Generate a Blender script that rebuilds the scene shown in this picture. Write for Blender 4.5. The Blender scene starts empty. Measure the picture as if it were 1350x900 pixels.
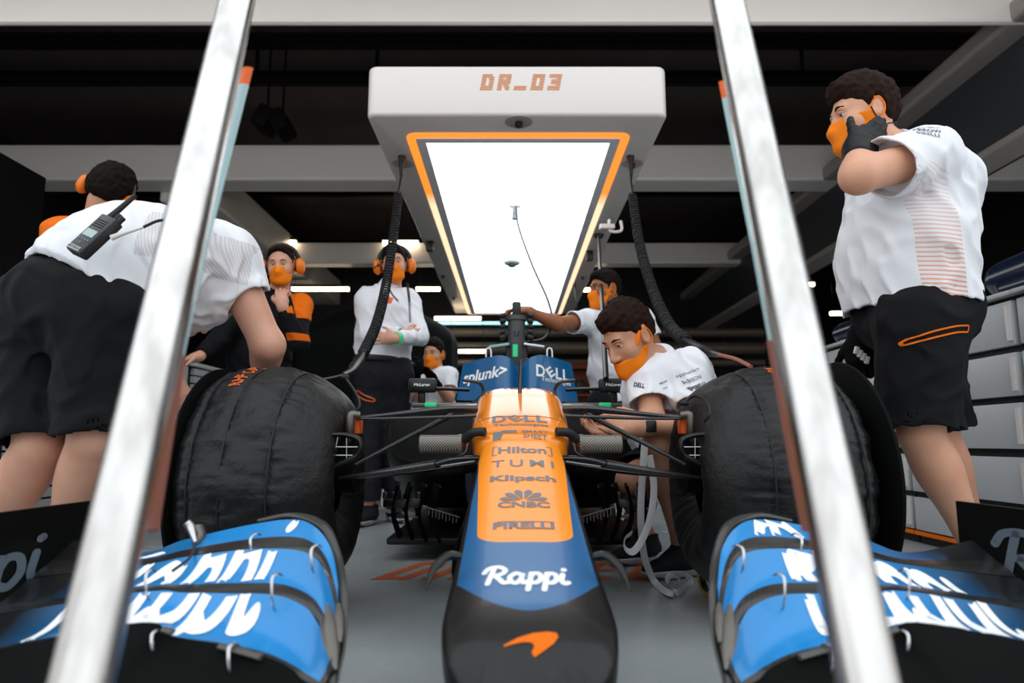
import bpy, bmesh, math, random
import numpy as np
from mathutils import Vector, Matrix, noise
from mathutils.bvhtree import BVHTree
random.seed(3)
SC = bpy.context.scene
COL = SC.collection
PI = math.pi
# ------------------------------------------------------------------ camera
CAMH = 0.52; F = 900.0; CX, CY = 675.0, 450.0
PITCH = math.atan(132/900.0)
_cp, _sp = math.cos(PITCH), math.sin(PITCH)
def ray(px, py):
    u = px-CX; v = CY-py
    return (u, F*_cp-v*_sp, F*_sp+v*_cp)
def at(px, py, D):
    r = ray(px, py); t = D/r[1]
    return Vector((r[0]*t, D, CAMH+r[2]*t))
def atz(px, py, z):
    r = ray(px, py); t = (z-CAMH)/r[2]
    return Vector((r[0]*t, r[1]*t, z))
cam = bpy.data.cameras.new('camera'); camo = bpy.data.objects.new('camera', cam); COL.objects.link(camo)
camo.location = (0, 0, CAMH); camo.rotation_euler = (PI/2+PITCH, 0, 0)
cam.lens = 24; cam.sensor_width = 36; cam.clip_start = .02; cam.clip_end = 200
cam.dof.use_dof = True; cam.dof.focus_distance = 2.25; cam.dof.aperture_fstop = 3.0
SC.camera = camo
SC.view_settings.view_transform = 'Standard'; SC.view_settings.look = 'None'
SC.view_settings.gamma = 1; SC.view_settings.use_curve_mapping = False; SC.view_settings.exposure = .22
# ------------------------------------------------------------------ materials
def lin(h):
    if isinstance(h, str):
        h = h.lstrip('#'); c = [int(h[i:i+2], 16)/255 for i in (0, 2, 4)]
        c = [x/12.92 if x <= .04045 else ((x+.055)/1.055)**2.4 for x in c]
    else: c = list(h)
    return (*c[:3], 1)
class E:
    """tiny expression builder over Math nodes"""
    def __init__(s, nt, sock): s.nt = nt; s.k = sock
    def _m(s, op, o=None, o2=None, clamp=False):
        n = s.nt.nodes.new('ShaderNodeMath'); n.operation = op; n.use_clamp = clamp
        for i, q in enumerate((s, o, o2)):
            if q is None: continue
            if isinstance(q, E): s.nt.links.new(q.k, n.inputs[i])
            else: n.inputs[i].default_value = q
        return E(s.nt, n.outputs[0])
    def __add__(s, o): return s._m('ADD', o)
    def __sub__(s, o): return s._m('SUBTRACT', o)
    def __mul__(s, o): return s._m('MULTIPLY', o)
    def __truediv__(s, o): return s._m('DIVIDE', o)
    def abs(s): return s._m('ABSOLUTE')
    def max(s, o): return s._m('MAXIMUM', o)
    def min(s, o): return s._m('MINIMUM', o)
    def sqrt(s): return s._m('SQRT')
    def sin(s): return s._m('SINE')
    def gt(s, o): return s._m('GREATER_THAN', o)
    def lt(s, o): return s._m('LESS_THAN', o)
    def inv(s): return E.const_sub(s)
    @staticmethod
    def const_sub(s):
        n = s.nt.nodes.new('ShaderNodeMath'); n.operation = 'SUBTRACT'; n.inputs[0].default_value = 1; s.nt.links.new(s.k, n.inputs[1]); return E(s.nt, n.outputs[0])
    def ramp(s, a, b):      # clamped (s-a)/(b-a)
        return ((s-a)/(b-a))._m('MULTIPLY', 1.0, clamp=True)
class Mt:
    def __init__(s, name, color='#808080', rough=.5, metal=0., spec=.5, coat=0., emit=None, estr=0, sheen=0):
        m = s.m = bpy.data.materials.new(name); m.use_nodes = True
        s.nt = m.node_tree; s.b = s.nt.nodes['Principled BSDF']
        s.b.inputs['Base Color'].default_value = lin(color)
        s.b.inputs['Roughness'].default_value = rough; s.b.inputs['Metallic'].default_value = metal
        s.b.inputs['Specular IOR Level'].default_value = spec; s.b.inputs['Coat Weight'].default_value = coat
        s.b.inputs['Coat Roughness'].default_value = .08
        if sheen: s.b.inputs['Sheen Weight'].default_value = sheen
        if emit: s.b.inputs['Emission Color'].default_value = lin(emit); s.b.inputs['Emission Strength'].default_value = estr
        s.tc = None; s.colsock = None; s.base = lin(color)
    def co(s, which='Object'):
        if not s.tc: s.tc = s.nt.nodes.new('ShaderNodeTexCoord')
        return s.tc.outputs[which]
    def xyz(s):
        n = s.nt.nodes.new('ShaderNodeSeparateXYZ'); s.nt.links.new(s.co(), n.inputs[0])
        return [E(s.nt, n.outputs[i]) for i in range(3)]
    def noise(s, scale=5, detail=4, rough=.5, vec=None, stretch=None, dist=0):
        n = s.nt.nodes.new('ShaderNodeTexNoise'); n.inputs['Scale'].default_value = scale
        n.inputs['Detail'].default_value = detail; n.inputs['Roughness'].default_value = rough; n.inputs['Distortion'].default_value = dist
        v = vec or s.co()
        if stretch:
            mp = s.nt.nodes.new('ShaderNodeMapping'); mp.inputs['Scale'].default_value = stretch; s.nt.links.new(v, mp.inputs[0]); v = mp.outputs[0]
        s.nt.links.new(v, n.inputs['Vector']); return E(s.nt, n.outputs[0])
    def mix(s, fac, color):       # lay `color` over what is there
        n = s.nt.nodes.new('ShaderNodeMix'); n.data_type = 'RGBA'
        s.nt.links.new(fac.k, n.inputs[0])
        if s.colsock: s.nt.links.new(s.colsock, n.inputs[6])
        else: n.inputs[6].default_value = s.base
        n.inputs[7].default_value = lin(color); s.colsock = n.outputs[2]
        s.nt.links.new(s.colsock, s.b.inputs['Base Color']); return s
    def rough(s, e): s.nt.links.new(e.k, s.b.inputs['Roughness']); return s
    def bump(s, e, dist=.002, strength=1):
        n = s.nt.nodes.new('ShaderNodeBump'); n.inputs['Distance'].default_value = dist; n.inputs['Strength'].default_value = strength
        s.nt.links.new(e.k, n.inputs['Height']); s.nt.links.new(n.outputs[0], s.b.inputs['Normal']); return s
def cloth(name, color, rough=.85, b=.0015, sc=60, sheen=0):
    m = Mt(name, color, rough, sheen=sheen, spec=.2)
    m.bump(m.noise(9, 3)*3.0+m.noise(sc*8, 2)*.12, b); return m
def carbon(name, base='#151617', hi='#2c2d2f', sc=1/.005, rough=.35, coat=.3):
    m = Mt(name, base, rough, coat=coat, spec=.5)
    x, y, z = m.xyz(); sc = sc*2.2
    w = ((x+y*.7)*sc).sin()*((z+y*.7)*sc).sin()
    m.mix(w.gt(0), hi); return m
M = {}
M['white_gloss'] = Mt('white_gloss', '#e3ddd9', .22, coat=.3)
M['white_cloth'] = cloth('white_cloth', '#e6e8ee')
M['black_cloth'] = cloth('black_cloth', '#0b0c10', .8)
M['trouser'] = cloth('trouser', '#1d1d23', .8)
M['jacket'] = cloth('jacket', '#06070a', .8)
M['jacket_orange'] = cloth('jacket_orange', '#e86f0a', .7)
M['mask_orange'] = cloth('mask_orange', '#f58216', .7, .0006)
M['orange_plastic'] = Mt('orange_plastic', '#ee7a08', .4)
M['black_plastic'] = Mt('black_plastic', '#0a0b0c', .4)
M['black_matte'] = Mt('black_matte', '#040505', .75, spec=.12)
M['rubber'] = Mt('rubber', '#0c0c0e', .6)
M['white_ink'] = Mt('white_ink', '#f2f4f6', .6)
M['grey_ink'] = Mt('grey_ink', '#5f6b78', .6)
M['dark_ink'] = Mt('dark_ink', '#3a3f4e', .6)
M['nose_ink'] = Mt('nose_ink', '#6b6a72', .45)
M['orange_ink'] = Mt('orange_ink', '#e0601a', .6)
M['steel'] = Mt('steel', '#c4c4c6', .28, 1)
m = M['chrome'] = Mt('chrome', '#d2d0ce', .22, 1); m.mix(m.noise(16, 3, .6, stretch=(1, 1, .10)).ramp(.5, .75)*.55, '#6f675f'); m.rough(m.noise(14, 4, .6, stretch=(1, 1, .12))*.22+.10)  # streaky reflections painted into the base colour as grey-brown bands along the tube
M['dark_metal'] = Mt('dark_metal', '#4a4a4c', .35, 1)
M['bare_metal'] = Mt('bare_metal', '#6e6b66', .42, .9)
M['green'] = Mt('green', '#1fbf7a', .4, emit='#1fbf7a', estr=.3)
M['carbon'] = carbon('carbon')
M['carbon_light'] = carbon('carbon_light', '#2b2b2b', '#8a8378', 1/.0028, .3)
M['carbon_plain'] = Mt('carbon_plain', '#060707', .4, spec=.35, coat=.1)
m = M['carbon_nose'] = Mt('carbon_nose', '#101112', .34, coat=.15)
m.mix(m.noise(30, 6, .7, stretch=(1, .4, 1)).ramp(.5, .75)*.35, '#55504c'); m.rough(m.noise(18, 5)*.25+.24)
M['eye_white'] = Mt('eye_white', '#cfcac4', .3)
M['eye_dark'] = Mt('eye_dark', '#20140e', .2)
def hairmat(name, c):
    m = Mt(name, c, .75, spec=.12); m.bump(m.noise(95, 4, .6, stretch=(1, 1, .22), dist=.6), .008); return m
M['hair_black'] = hairmat('hair_black', '#16100e'); M['hair_brown'] = hairmat('hair_brown', '#24140e')
def skin(name, c, c2):
    m = Mt(name, c, .5, spec=.35); m.b.inputs['Subsurface Weight'].default_value = .06
    m.b.inputs['Subsurface Radius'].default_value = (.02, .008, .004); m.b.inputs['Subsurface Scale'].default_value = .3
    m.mix(m.noise(14, 4).ramp(.4, .75)*.5, c2); m.bump(m.noise(160, 3), .0006); return m
M['skin_light'] = skin('skin_light', '#d3a088', '#c4856c'); M['skin_pale'] = skin('skin_pale', '#dba488', '#cc8f74')
M['skin_tan'] = skin('skin_tan', '#c8957a', '#b87e60'); M['skin_brown'] = skin('skin_brown', '#9a6142', '#84502f')
def MM(m): return m.m if isinstance(m, Mt) else (M[m].m if isinstance(m, str) else m)
# ------------------------------------------------------------------ object helpers
def tag(o, label=None, cat=None, group=None, kind=None):
    if label: o['label'] = label
    if cat: o['category'] = cat
    if group: o['group'] = group
    if kind: o['kind'] = kind
    return o
def empty(name, loc, label, cat, group=None, rz=0):
    o = bpy.data.objects.new(name, None); COL.objects.link(o); o.location = loc; o.rotation_euler.z = rz
    o.empty_display_size = .1
    return tag(o, label, cat, group)
def link(name, me, parent=None):
    o = bpy.data.objects.new(name, me); COL.objects.link(o)
    if parent is not None:
        o.parent = parent
        o.matrix_parent_inverse = parent_world(parent).inverted()
    return o
def parent_world(p):
    m = Matrix.LocRotScale(p.location, p.rotation_euler, p.scale)
    if p.parent is not None: m = parent_world(p.parent) @ p.matrix_parent_inverse @ m
    return m
def obj(name, bm, mats, parent=None, smooth=True, sharp=40):
    """world-space bmesh -> one mesh object under parent"""
    me = bpy.data.meshes.new(name)
    bmesh.ops.recalc_face_normals(bm, faces=bm.faces)
    bm.to_mesh(me); bm.free()
    if not isinstance(mats, (list, tuple)): mats = [mats]
    for q in mats: me.materials.append(MM(q))
    if smooth:
        me.shade_smooth() if hasattr(me, 'shade_smooth') else None
        if sharp: me.set_sharp_from_angle(angle=math.radians(sharp))
    return link(name, me, parent)
def nb(): return bmesh.new()
def bx(bm, c, s, R=None, bev=0, mi=0, seg=2):
    """box centre c size s, optional 3x3 R"""
    r = bmesh.ops.create_cube(bm, size=1)
    vs = r['verts']
    for v in vs: v.co = Vector((v.co.x*s[0], v.co.y*s[1], v.co.z*s[2]))
    if bev:
        es = list({e for v in vs for e in v.link_edges})
        g = bmesh.ops.bevel(bm, geom=es, offset=bev, segments=seg, affect='EDGES', profile=.5)
        vs = list(set(g['verts']) | {v for v in vs if v.is_valid})
    for v in vs:
        p = Vector(v.co)
        if R is not None: p = R @ p
        v.co = p+Vector(c)
    if mi:
        for f in {f for v in vs for f in v.link_faces}: f.material_index = mi
    return vs
def boxmm(bm, a, b, bev=0, mi=0):
    a, b = Vector(a), Vector(b); return bx(bm, (a+b)/2, [abs(t) for t in (b-a)], None, bev, mi)
def catmull(pts, n=8):
    P = [Vector(p) for p in pts]
    if len(P) < 3: return [P[0].lerp(P[-1], i/n) for i in range(n+1)]
    out = []
    Q = [P[0]*2-P[1]]+P+[P[-1]*2-P[-2]]
    for i in range(1, len(Q)-2):
        a, b, c, d = Q[i-1:i+3]
        for k in range(n):
            t = k/n
            out.append(.5*((2*b)+(c-a)*t+(2*a-5*b+4*c-d)*t*t+(-a+3*b-3*c+d)*t**3))
    out.append(P[-1]); return out
def tube(bm, pts, r, n=10, smooth=0, flat=None, caps=True, mi=0, up=None):
    """swept tube; r scalar/list; flat=(kx,ky) scales the section"""
    P = catmull(pts, smooth) if smooth else [Vector(p) for p in pts]
    m = len(P)
    if not isinstance(r, (list, tuple)): R = [r]*m
    else: R = [np.interp(i/(m-1)*(len(r)-1), range(len(r)), r) for i in range(m)]
    kx, ky = flat or (1, 1)
    rings = []; nrm = None
    for i in range(m):
        t = (P[min(i+1, m-1)]-P[max(i-1, 0)]).normalized()
        if nrm is None:
            u = Vector(up) if up is not None else (Vector((0, 0, 1)) if abs(t.z) < .9 else Vector((0, 1, 0)))
            nrm = (u-t*u.dot(t)).normalized()
        else: nrm = (nrm-t*nrm.dot(t)).normalized()
        bi = t.cross(nrm)
        rings.append([bm.verts.new(P[i]+(nrm*math.sin(2*PI*k/n)*ky+bi*math.cos(2*PI*k/n)*kx)*R[i]) for k in range(n)])
    fs = []
    for a, b in zip(rings, rings[1:]):
        for k in range(n): fs.append(bm.faces.new((a[k], a[(k+1) % n], b[(k+1) % n], b[k])))
    if caps: fs.append(bm.faces.new(rings[0])); fs.append(bm.faces.new(rings[-1][::-1]))
    for f in fs: f.material_index = mi
    return rings
def lathe(bm, prof, c, axis='Z', n=32, mi=0, cap=True):
    """prof: list of (r, h) around axis through c"""
    ax = {'X': (Vector((0, 1, 0)), Vector((0, 0, 1)), Vector((1, 0, 0))), 'Y': (Vector((1, 0, 0)), Vector((0, 0, 1)), Vector((0, 1, 0))), 'Z': (Vector((1, 0, 0)), Vector((0, 1, 0)), Vector((0, 0, 1)))}
    if isinstance(axis, str): e1, e2, e3 = ax[axis]
    else:
        e3 = Vector(axis).normalized(); e1 = e3.orthogonal().normalized(); e2 = e3.cross(e1)
    c = Vector(c); rings = []
    for r, h in prof: rings.append([bm.verts.new(c+e3*h+(e1*math.cos(2*PI*k/n)+e2*math.sin(2*PI*k/n))*max(r, 1e-5)) for k in range(n)])
    for a, b in zip(rings, rings[1:]):
        for k in range(n): bm.faces.new((a[k], a[(k+1) % n], b[(k+1) % n], b[k])).material_index = mi
    if cap:
        bm.faces.new(rings[0]).material_index = mi; bm.faces.new(rings[-1][::-1]).material_index = mi
    return rings
def gridmesh(bm, rows, close=False, mi=0, mif=None):
    V = [[bm.verts.new(p) for p in r] for r in rows]
    for j in range(len(V)-1):
        n = len(V[j])
        for k in range(n if close else n-1):
            f = bm.faces.new((V[j][k], V[j][(k+1) % n], V[j+1][(k+1) % n], V[j+1][k])); f.material_index = mif(j, k) if mif else mi
    return V
def coil(path, r, turns, per=10):
    P = catmull(path, 24); m = turns*per; out = []; nrm = None
    L = [0]
    for a, b in zip(P, P[1:]): L.append(L[-1]+(b-a).length)
    for i in range(m+1):
        s = L[-1]*i/m
        j = min(max(np.searchsorted(L, s)-1, 0), len(P)-2)
        f = (s-L[j])/max(L[j+1]-L[j], 1e-9); c = P[j].lerp(P[j+1], f); t = (P[j+1]-P[j]).normalized()
        if nrm is None: nrm = t.orthogonal()
        nrm = (nrm-t*nrm.dot(t)).normalized(); bi = t.cross(nrm); a = 2*PI*i/per
        out.append(c+(nrm*math.cos(a)+bi*math.sin(a))*r)
    return out
# ------------------------------------------------------------------ writing
def text2d(s, size=1, bold=0, shear=0, align='CENTER', spacing=1):
    cu = bpy.data.curves.new('t', 'FONT'); cu.body = s; cu.size = size; cu.offset = bold; cu.shear = shear
    cu.align_x = align; cu.align_y = 'CENTER'; cu.space_character = spacing; cu.resolution_u = 4
    o = bpy.data.objects.new('t', cu); COL.objects.link(o)
    dg = bpy.context.evaluated_depsgraph_get(); me = bpy.data.meshes.new_from_object(o.evaluated_get(dg))
    bm = nb(); bm.from_mesh(me)
    bpy.data.objects.remove(o); bpy.data.curves.remove(cu); bpy.data.meshes.remove(me)
    return bm
def poly2d(polys):
    bm = nb()
    for p in polys: bm.faces.new([bm.verts.new((x, y, 0)) for x, y in p])
    bmesh.ops.triangulate(bm, faces=bm.faces)
    return bm
def stroke2d(strokes, w, n=8):
    """brush strokes -> flat mesh (x,y)"""
    bm = nb(); k = 0
    for st in strokes:
        pts = [Vector((p[0], p[1], 0)) for p in st]; P = catmull(pts, n) if len(pts) > 2 else pts
        k += 1; L = []; R = []
        for i in range(len(P)):
            t = (P[min(i+1, len(P)-1)]-P[max(i-1, 0)])
            if t.length < 1e-9: t = Vector((1, 0, 0))
            t.normalize(); q = Vector((-t.y, t.x, 0))*w/2; L.append(P[i]+q); R.append(P[i]-q)
        Lv = [bm.verts.new(p) for p in L]; Rv = [bm.verts.new(p) for p in R]
        for i in range(len(P)-1): bm.faces.new((Lv[i], Rv[i], Rv[i+1], Lv[i+1]))
        for e in (P[0], P[-1]): bm.faces.new([bm.verts.new(e+Vector((math.cos(a), math.sin(a), 0))*w/2) for a in [2*PI*q/12 for q in range(12)]])
    return bm
def dice(bm, step):
    xs = [v.co.x for v in bm.verts]; ys = [v.co.y for v in bm.verts]
    for ax, lo, hi in ((0, min(xs), max(xs)), (1, min(ys), max(ys))):
        c = math.floor(lo/step)*step+step
        while c < hi:
            n = Vector((1, 0, 0)) if ax == 0 else Vector((0, 1, 0))
            bmesh.ops.bisect_plane(bm, geom=bm.verts[:]+bm.edges[:]+bm.faces[:], plane_co=n*c, plane_no=n); c += step
    return bm
def bvh_of(objs):
    vs, ps = [], []
    for o in objs:
        mw = parent_world(o.parent) @ o.matrix_parent_inverse if o.parent else Matrix()
        b = len(vs); vs += [mw @ v.co for v in o.data.vertices]; ps += [[b+i for i in p.vertices] for p in o.data.polygons]
    return BVHTree.FromPolygons(vs, ps)
def project(name, bm, mat, org, right, up, targets, parent, step=.012, off=.0012, reach=1.0, maxd=None):
    """lay a flat 2-D mesh (x,y metres) onto targets, shooting along -normal from org"""
    right = Vector(right).normalized(); up = Vector(up).normalized(); up = (up-right*up.dot(right)).normalized(); n = right.cross(up)
    dice(bm, step); org = Vector(org)
    tree = targets if isinstance(targets, BVHTree) else bvh_of(targets)
    kill = []
    for v in bm.verts:
        p = org+right*v.co.x+up*v.co.y
        h = tree.ray_cast(p+n*reach*.5, -n, reach)
        if h[0] is None: kill.append(v)
        else:
            q = h[1] if h[1].dot(n) > 0 else -h[1]
            v.co = h[0]+q*off
    bmesh.ops.delete(bm, geom=kill, context='VERTS')
    if maxd:
        bmesh.ops.delete(bm, geom=[f for f in bm.faces if max(e.calc_length() for e in f.edges) > maxd], context='FACES')
    return obj(name, bm, mat, parent, smooth=False)
# ------------------------------------------------------------------ implicit modelling (smooth union of tapered limbs, then surface nets)
def V3(p): return np.array(p, dtype=np.float64)
class Prim:
    def __init__(s, kind, k=.02, op='u', **d): s.kind = kind; s.k = k; s.op = op; s.d = d
    def ev(s, P):
        d = s.d
        if s.kind == 'cone':
            a, b = d['a'], d['b']; ba = b-a; L = np.linalg.norm(ba)+1e-9; u = ba/L
            W = P-a; tr = W@u; t = np.clip(tr/L, 0, 1)
            Q = W-t[:, None]*ba
            if d.get('n') is not None:
                c = Q@d['n']; Q = Q+np.outer(c*(1/d['fl']-1), d['n'])
            r = d['ra']+t*(d['rb']-d['ra'])
            bl = d.get('bulge')
            if bl: r = r+bl[0]*np.exp(-((t-bl[1])/bl[2])**2)
            o = np.sqrt((Q*Q).sum(1)+1e-12)-r
            if d.get('cap'): o = np.maximum(o, tr-L)
            if d.get('capa'): o = np.maximum(o, -tr)
            return o
        if s.kind == 'ell':
            q = (P-d['c'])@d['R'].T; r = d['r']
            k0 = np.sqrt(((q/r)**2).sum(1))+1e-9; k1 = np.sqrt(((q/(r*r))**2).sum(1))+1e-9
            return k0*(k0-1)/k1
        if s.kind == 'box':
            q = np.abs((P-d['c'])@d['R'].T)-(d['r']-d['e'])
            return np.sqrt((np.maximum(q, 0)**2).sum(1)+1e-12)+np.minimum(q.max(1), 0)-d['e']
    def bb(s):
        d = s.d
        if s.kind == 'cone':
            r = max(d['ra'], d['rb'])*max(1, d.get('fl') or 1)+(d.get('bulge') or (0,))[0]
            return np.minimum(d['a'], d['b'])-r, np.maximum(d['a'], d['b'])+r
        r = np.abs(d['R'].T)@d['r'] if s.kind == 'box' else np.full(3, d['r'].max())
        return d['c']-r, d['c']+r
def cone(a, b, ra, rb=None, k=.02, n=None, fl=1, cap=False, capa=False, bulge=None, op='u'):
    n = None if n is None else V3(Vector(n).normalized())
    return Prim('cone', k, op, a=V3(a), b=V3(b), ra=ra, rb=ra if rb is None else rb, n=n, fl=fl, cap=cap, capa=capa, bulge=bulge)
def basis(x, y, z): return np.array([V3(Vector(q).normalized()) for q in (x, y, z)])
def ell(c, r, B=None, k=.02, op='u'): return Prim('ell', k, op, c=V3(c), r=V3(r), R=np.eye(3) if B is None else B)
def sbox(c, r, B=None, e=.005, k=.01, op='u'): return Prim('box', k, op, c=V3(c), r=V3(r), R=np.eye(3) if B is None else B, e=e)
def smin(a, b, k):
    h = np.maximum(k-np.abs(a-b), 0)/k
    return np.minimum(a, b)-h*h*k*.25
def field(prims, P, act=None):
    d = np.full(len(P), 1e3)
    for i, p in enumerate(prims):
        ix = slice(None) if act is None else np.nonzero(act[i])[0]
        if act is not None and not len(ix): continue
        v = p.ev(P[ix])
        if p.op == 'u': d[ix] = smin(d[ix], v, max(p.k, 1e-4))
        else: d[ix] = -smin(-d[ix], v, max(p.k, 1e-4))
    return d
def sdf_mesh(prims, cell, inner=None, post=None, th=.005, pad=.03, disp=None):
    B = 8
    lo = np.min([p.bb()[0] for p in prims if p.op == 'u'], axis=0)-pad; hi = np.max([p.bb()[1] for p in prims if p.op == 'u'], axis=0)+pad
    nblk = np.ceil((hi-lo)/(cell*B)).astype(int)
    g = np.stack(np.meshgrid(*[np.arange(k) for k in nblk], indexing='ij'), -1).reshape(-1, 3)
    half = cell*B*.5; C = lo+g*cell*B+half; rad = half*1.75+.02
    D = np.stack([p.ev(C) for p in prims]); isu = np.array([p.op == 'u' for p in prims])
    du = D[isu].min(0)
    keep = (du < rad+pad*.4) & (du > -rad*1.3-.05)
    C = C[keep]; g = g[keep]; D = D[:, keep]
    dn = D[isu].min(0)
    act = np.where(isu[:, None], D < np.maximum(dn, 0)+2.2*rad+.06, D < rad+.05)
    o = np.arange(B+1); off = np.stack(np.meshgrid(o, o, o, indexing='ij'), -1).reshape(-1, 3)
    nP = len(off); verts = []; 
    dims = nblk*B+1; stride = np.array([dims[1]*dims[2], dims[2], 1], dtype=np.int64)
    cellid = []; cellco = []; quads = []
    CH = 1500
    for s0 in range(0, len(g), CH):
        gi = g[s0:s0+CH]; I = (gi[:, None, :]*B+off[None]); P = lo+I.reshape(-1, 3)*cell
        A = np.repeat(act[:, s0:s0+CH], nP, axis=1)
        d = field(prims, P, A)
        wn = disp(P) if disp else 0
        d = d+wn
        if inner is not None:
            near = np.abs(d) < .05; di = np.full(len(d), 1.0)
            if near.any(): di[near] = field(inner, P[near])
            d = np.maximum(d, -(di+wn))
        if post: d = post(d, P)
        d = d.reshape(-1, B+1, B+1, B+1); I = I.reshape(-1, B+1, B+1, B+1, 3)
        ins = d < 0
        c8 = [ins[:, a:B+a, b:B+b, c:B+c] for a in (0, 1) for b in (0, 1) for c in (0, 1)]
        cnt = sum(x.astype(np.int8) for x in c8); m = (cnt > 0) & (cnt < 8)
        if not m.any(): continue
        # vertex = mean of edge crossings
        acc = np.zeros(m.sum()*3).reshape(-1, 3); num = np.zeros(m.sum())
        dv = {(a, b, c): d[:, a:B+a, b:B+b, c:B+c][m] for a in (0, 1) for b in (0, 1) for c in (0, 1)}
        for ax in range(3):
            oth = [q for q in range(3) if q != ax]
            for u in (0, 1):
                for v in (0, 1):
                    p0 = [0, 0, 0]; p0[oth[0]] = u; p0[oth[1]] = v; p1 = list(p0); p1[ax] = 1
                    a, b = dv[tuple(p0)], dv[tuple(p1)]; x = (a < 0) != (b < 0)
                    t = np.where(x, a/np.where(x, a-b, 1), 0)
                    pos = np.tile(np.array(p0, float), (len(a), 1)); pos[:, ax] = t
                    acc += pos*x[:, None]; num += x
        base = I[:, :B, :B, :B][m]
        cellid.append(base@stride); cellco.append(lo+(base+acc/num[:, None])*cell)
        for ax in range(3):
            sl0 = [slice(0, B)]*3; sl1 = list(sl0); sl1[ax] = slice(1, B+1)
            a = ins[(slice(None), *sl0)]; b = ins[(slice(None), *sl1)]; x = a != b
            if not x.any(): continue
            bs = I[:, :B, :B, :B][x]@stride; fl = a[x]
            o1, o2 = [q for q in range(3) if q != ax]
            if ax == 1: o1, o2 = o2, o1
            q = np.stack([bs, bs-stride[o1], bs-stride[o1]-stride[o2], bs-stride[o2]], 1)
            q[~fl] = q[~fl][:, ::-1]
            quads.append(q)
    ids = np.concatenate(cellid); co = np.concatenate(cellco); Q = np.concatenate(quads)
    ids, fi = np.unique(ids, return_index=True); co = co[fi]
    j = np.searchsorted(ids, Q); j = np.minimum(j, len(ids)-1)
    ok = (ids[j] == Q).all(1); j = j[ok]
    return co, j
def sobj(name, prims, cell, mat, parent=None, inner=None, post=None, smooth_it=1, matf=None, disp=None):
    co, q = sdf_mesh(prims, cell, inner, post, disp=disp)
    # light laplacian polish
    for _ in range(smooth_it):
        s = np.zeros_like(co); n = np.zeros(len(co))
        for a, b in ((0, 1), (1, 2), (2, 3), (3, 0)):
            np.add.at(s, q[:, a], co[q[:, b]]); np.add.at(n, q[:, a], 1)
            np.add.at(s, q[:, b], co[q[:, a]]); np.add.at(n, q[:, b], 1)
        co = co*.5+.5*s/np.maximum(n, 1)[:, None]
    me = bpy.data.meshes.new(name)
    me.vertices.add(len(co)); me.vertices.foreach_set('co', co.astype(np.float32).ravel())
    me.loops.add(len(q)*4); me.loops.foreach_set('vertex_index', q.astype(np.int32).ravel())
    me.polygons.add(len(q)); me.polygons.foreach_set('loop_start', np.arange(len(q), dtype=np.int32)*4)
    if matf is not None: me.polygons.foreach_set('material_index', matf(co[q].mean(1)).astype(np.int32))
    me.update(calc_edges=True); me.validate()
    me.shade_smooth()
    for mm in (mat if isinstance(mat, (list, tuple)) else [mat]): me.materials.append(MM(mm))
    return link(name, me, parent)
def wave_noise(P, f, seed=0, rich=False):
    r = np.random.RandomState(seed); o = np.zeros(len(P))
    for _ in range(12 if rich else 7):
        k = r.normal(size=3)*f*(r.uniform(.6, 1.5) if rich else 1); o += np.sin(P@k+r.rand()*6.28)
    return o/(9.2 if rich else 7)
def widthfit(bm, W, H):
    xs = [v.co.x for v in bm.verts]; ys = [v.co.y for v in bm.verts]
    cx, cy = (min(xs)+max(xs))/2, (min(ys)+max(ys))/2; sx = W/(max(xs)-min(xs)); sy = H/(max(ys)-min(ys))
    for v in bm.verts: v.co.x = (v.co.x-cx)*sx; v.co.y = (v.co.y-cy)*sy
    return bm

def solid(bm, t, up=(0, 0, 1)):
    """give a sheet thickness t on its far side from `up`"""
    bmesh.ops.recalc_face_normals(bm, faces=bm.faces)
    U = Vector(up)
    if sum((f.normal.dot(U)*f.calc_area() for f in bm.faces), 0) < 0: bmesh.ops.reverse_faces(bm, faces=bm.faces)
    bm.normal_update(); vs = bm.verts[:]; fs = bm.faces[:]; be = [e for e in bm.edges if e.is_boundary]
    mp = {v: bm.verts.new(v.co-v.normal*t) for v in vs}
    for f in fs: q = bm.faces.new([mp[v] for v in reversed(f.verts)]); q.material_index = f.material_index
    for e in be:
        a, b = e.verts
        try: q = bm.faces.new((a, b, mp[b], mp[a])); q.material_index = e.link_faces[0].material_index
        except ValueError: pass
    return bm
# ================================================================== WORLD, ROOM
w = bpy.data.worlds.new('daylight'); SC.world = w; w.use_nodes = True
nt_ = w.node_tree; bg = nt_.nodes['Background']; bg.inputs[1].default_value = 1.45
tcw = nt_.nodes.new('ShaderNodeTexCoord'); spw = nt_.nodes.new('ShaderNodeSeparateXYZ'); nt_.links.new(tcw.outputs['Generated'], spw.inputs[0])
zz = E(nt_, spw.outputs[2]); nw = nt_.nodes.new('ShaderNodeTexNoise'); nw.inputs['Scale'].default_value = 3.2; nw.inputs['Detail'].default_value = 4
mpw = nt_.nodes.new('ShaderNodeMapping'); mpw.inputs['Scale'].default_value = (3.0, 3.0, .5); nt_.links.new(tcw.outputs['Generated'], mpw.inputs[0]); nt_.links.new(mpw.outputs[0], nw.inputs['Vector'])
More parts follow.
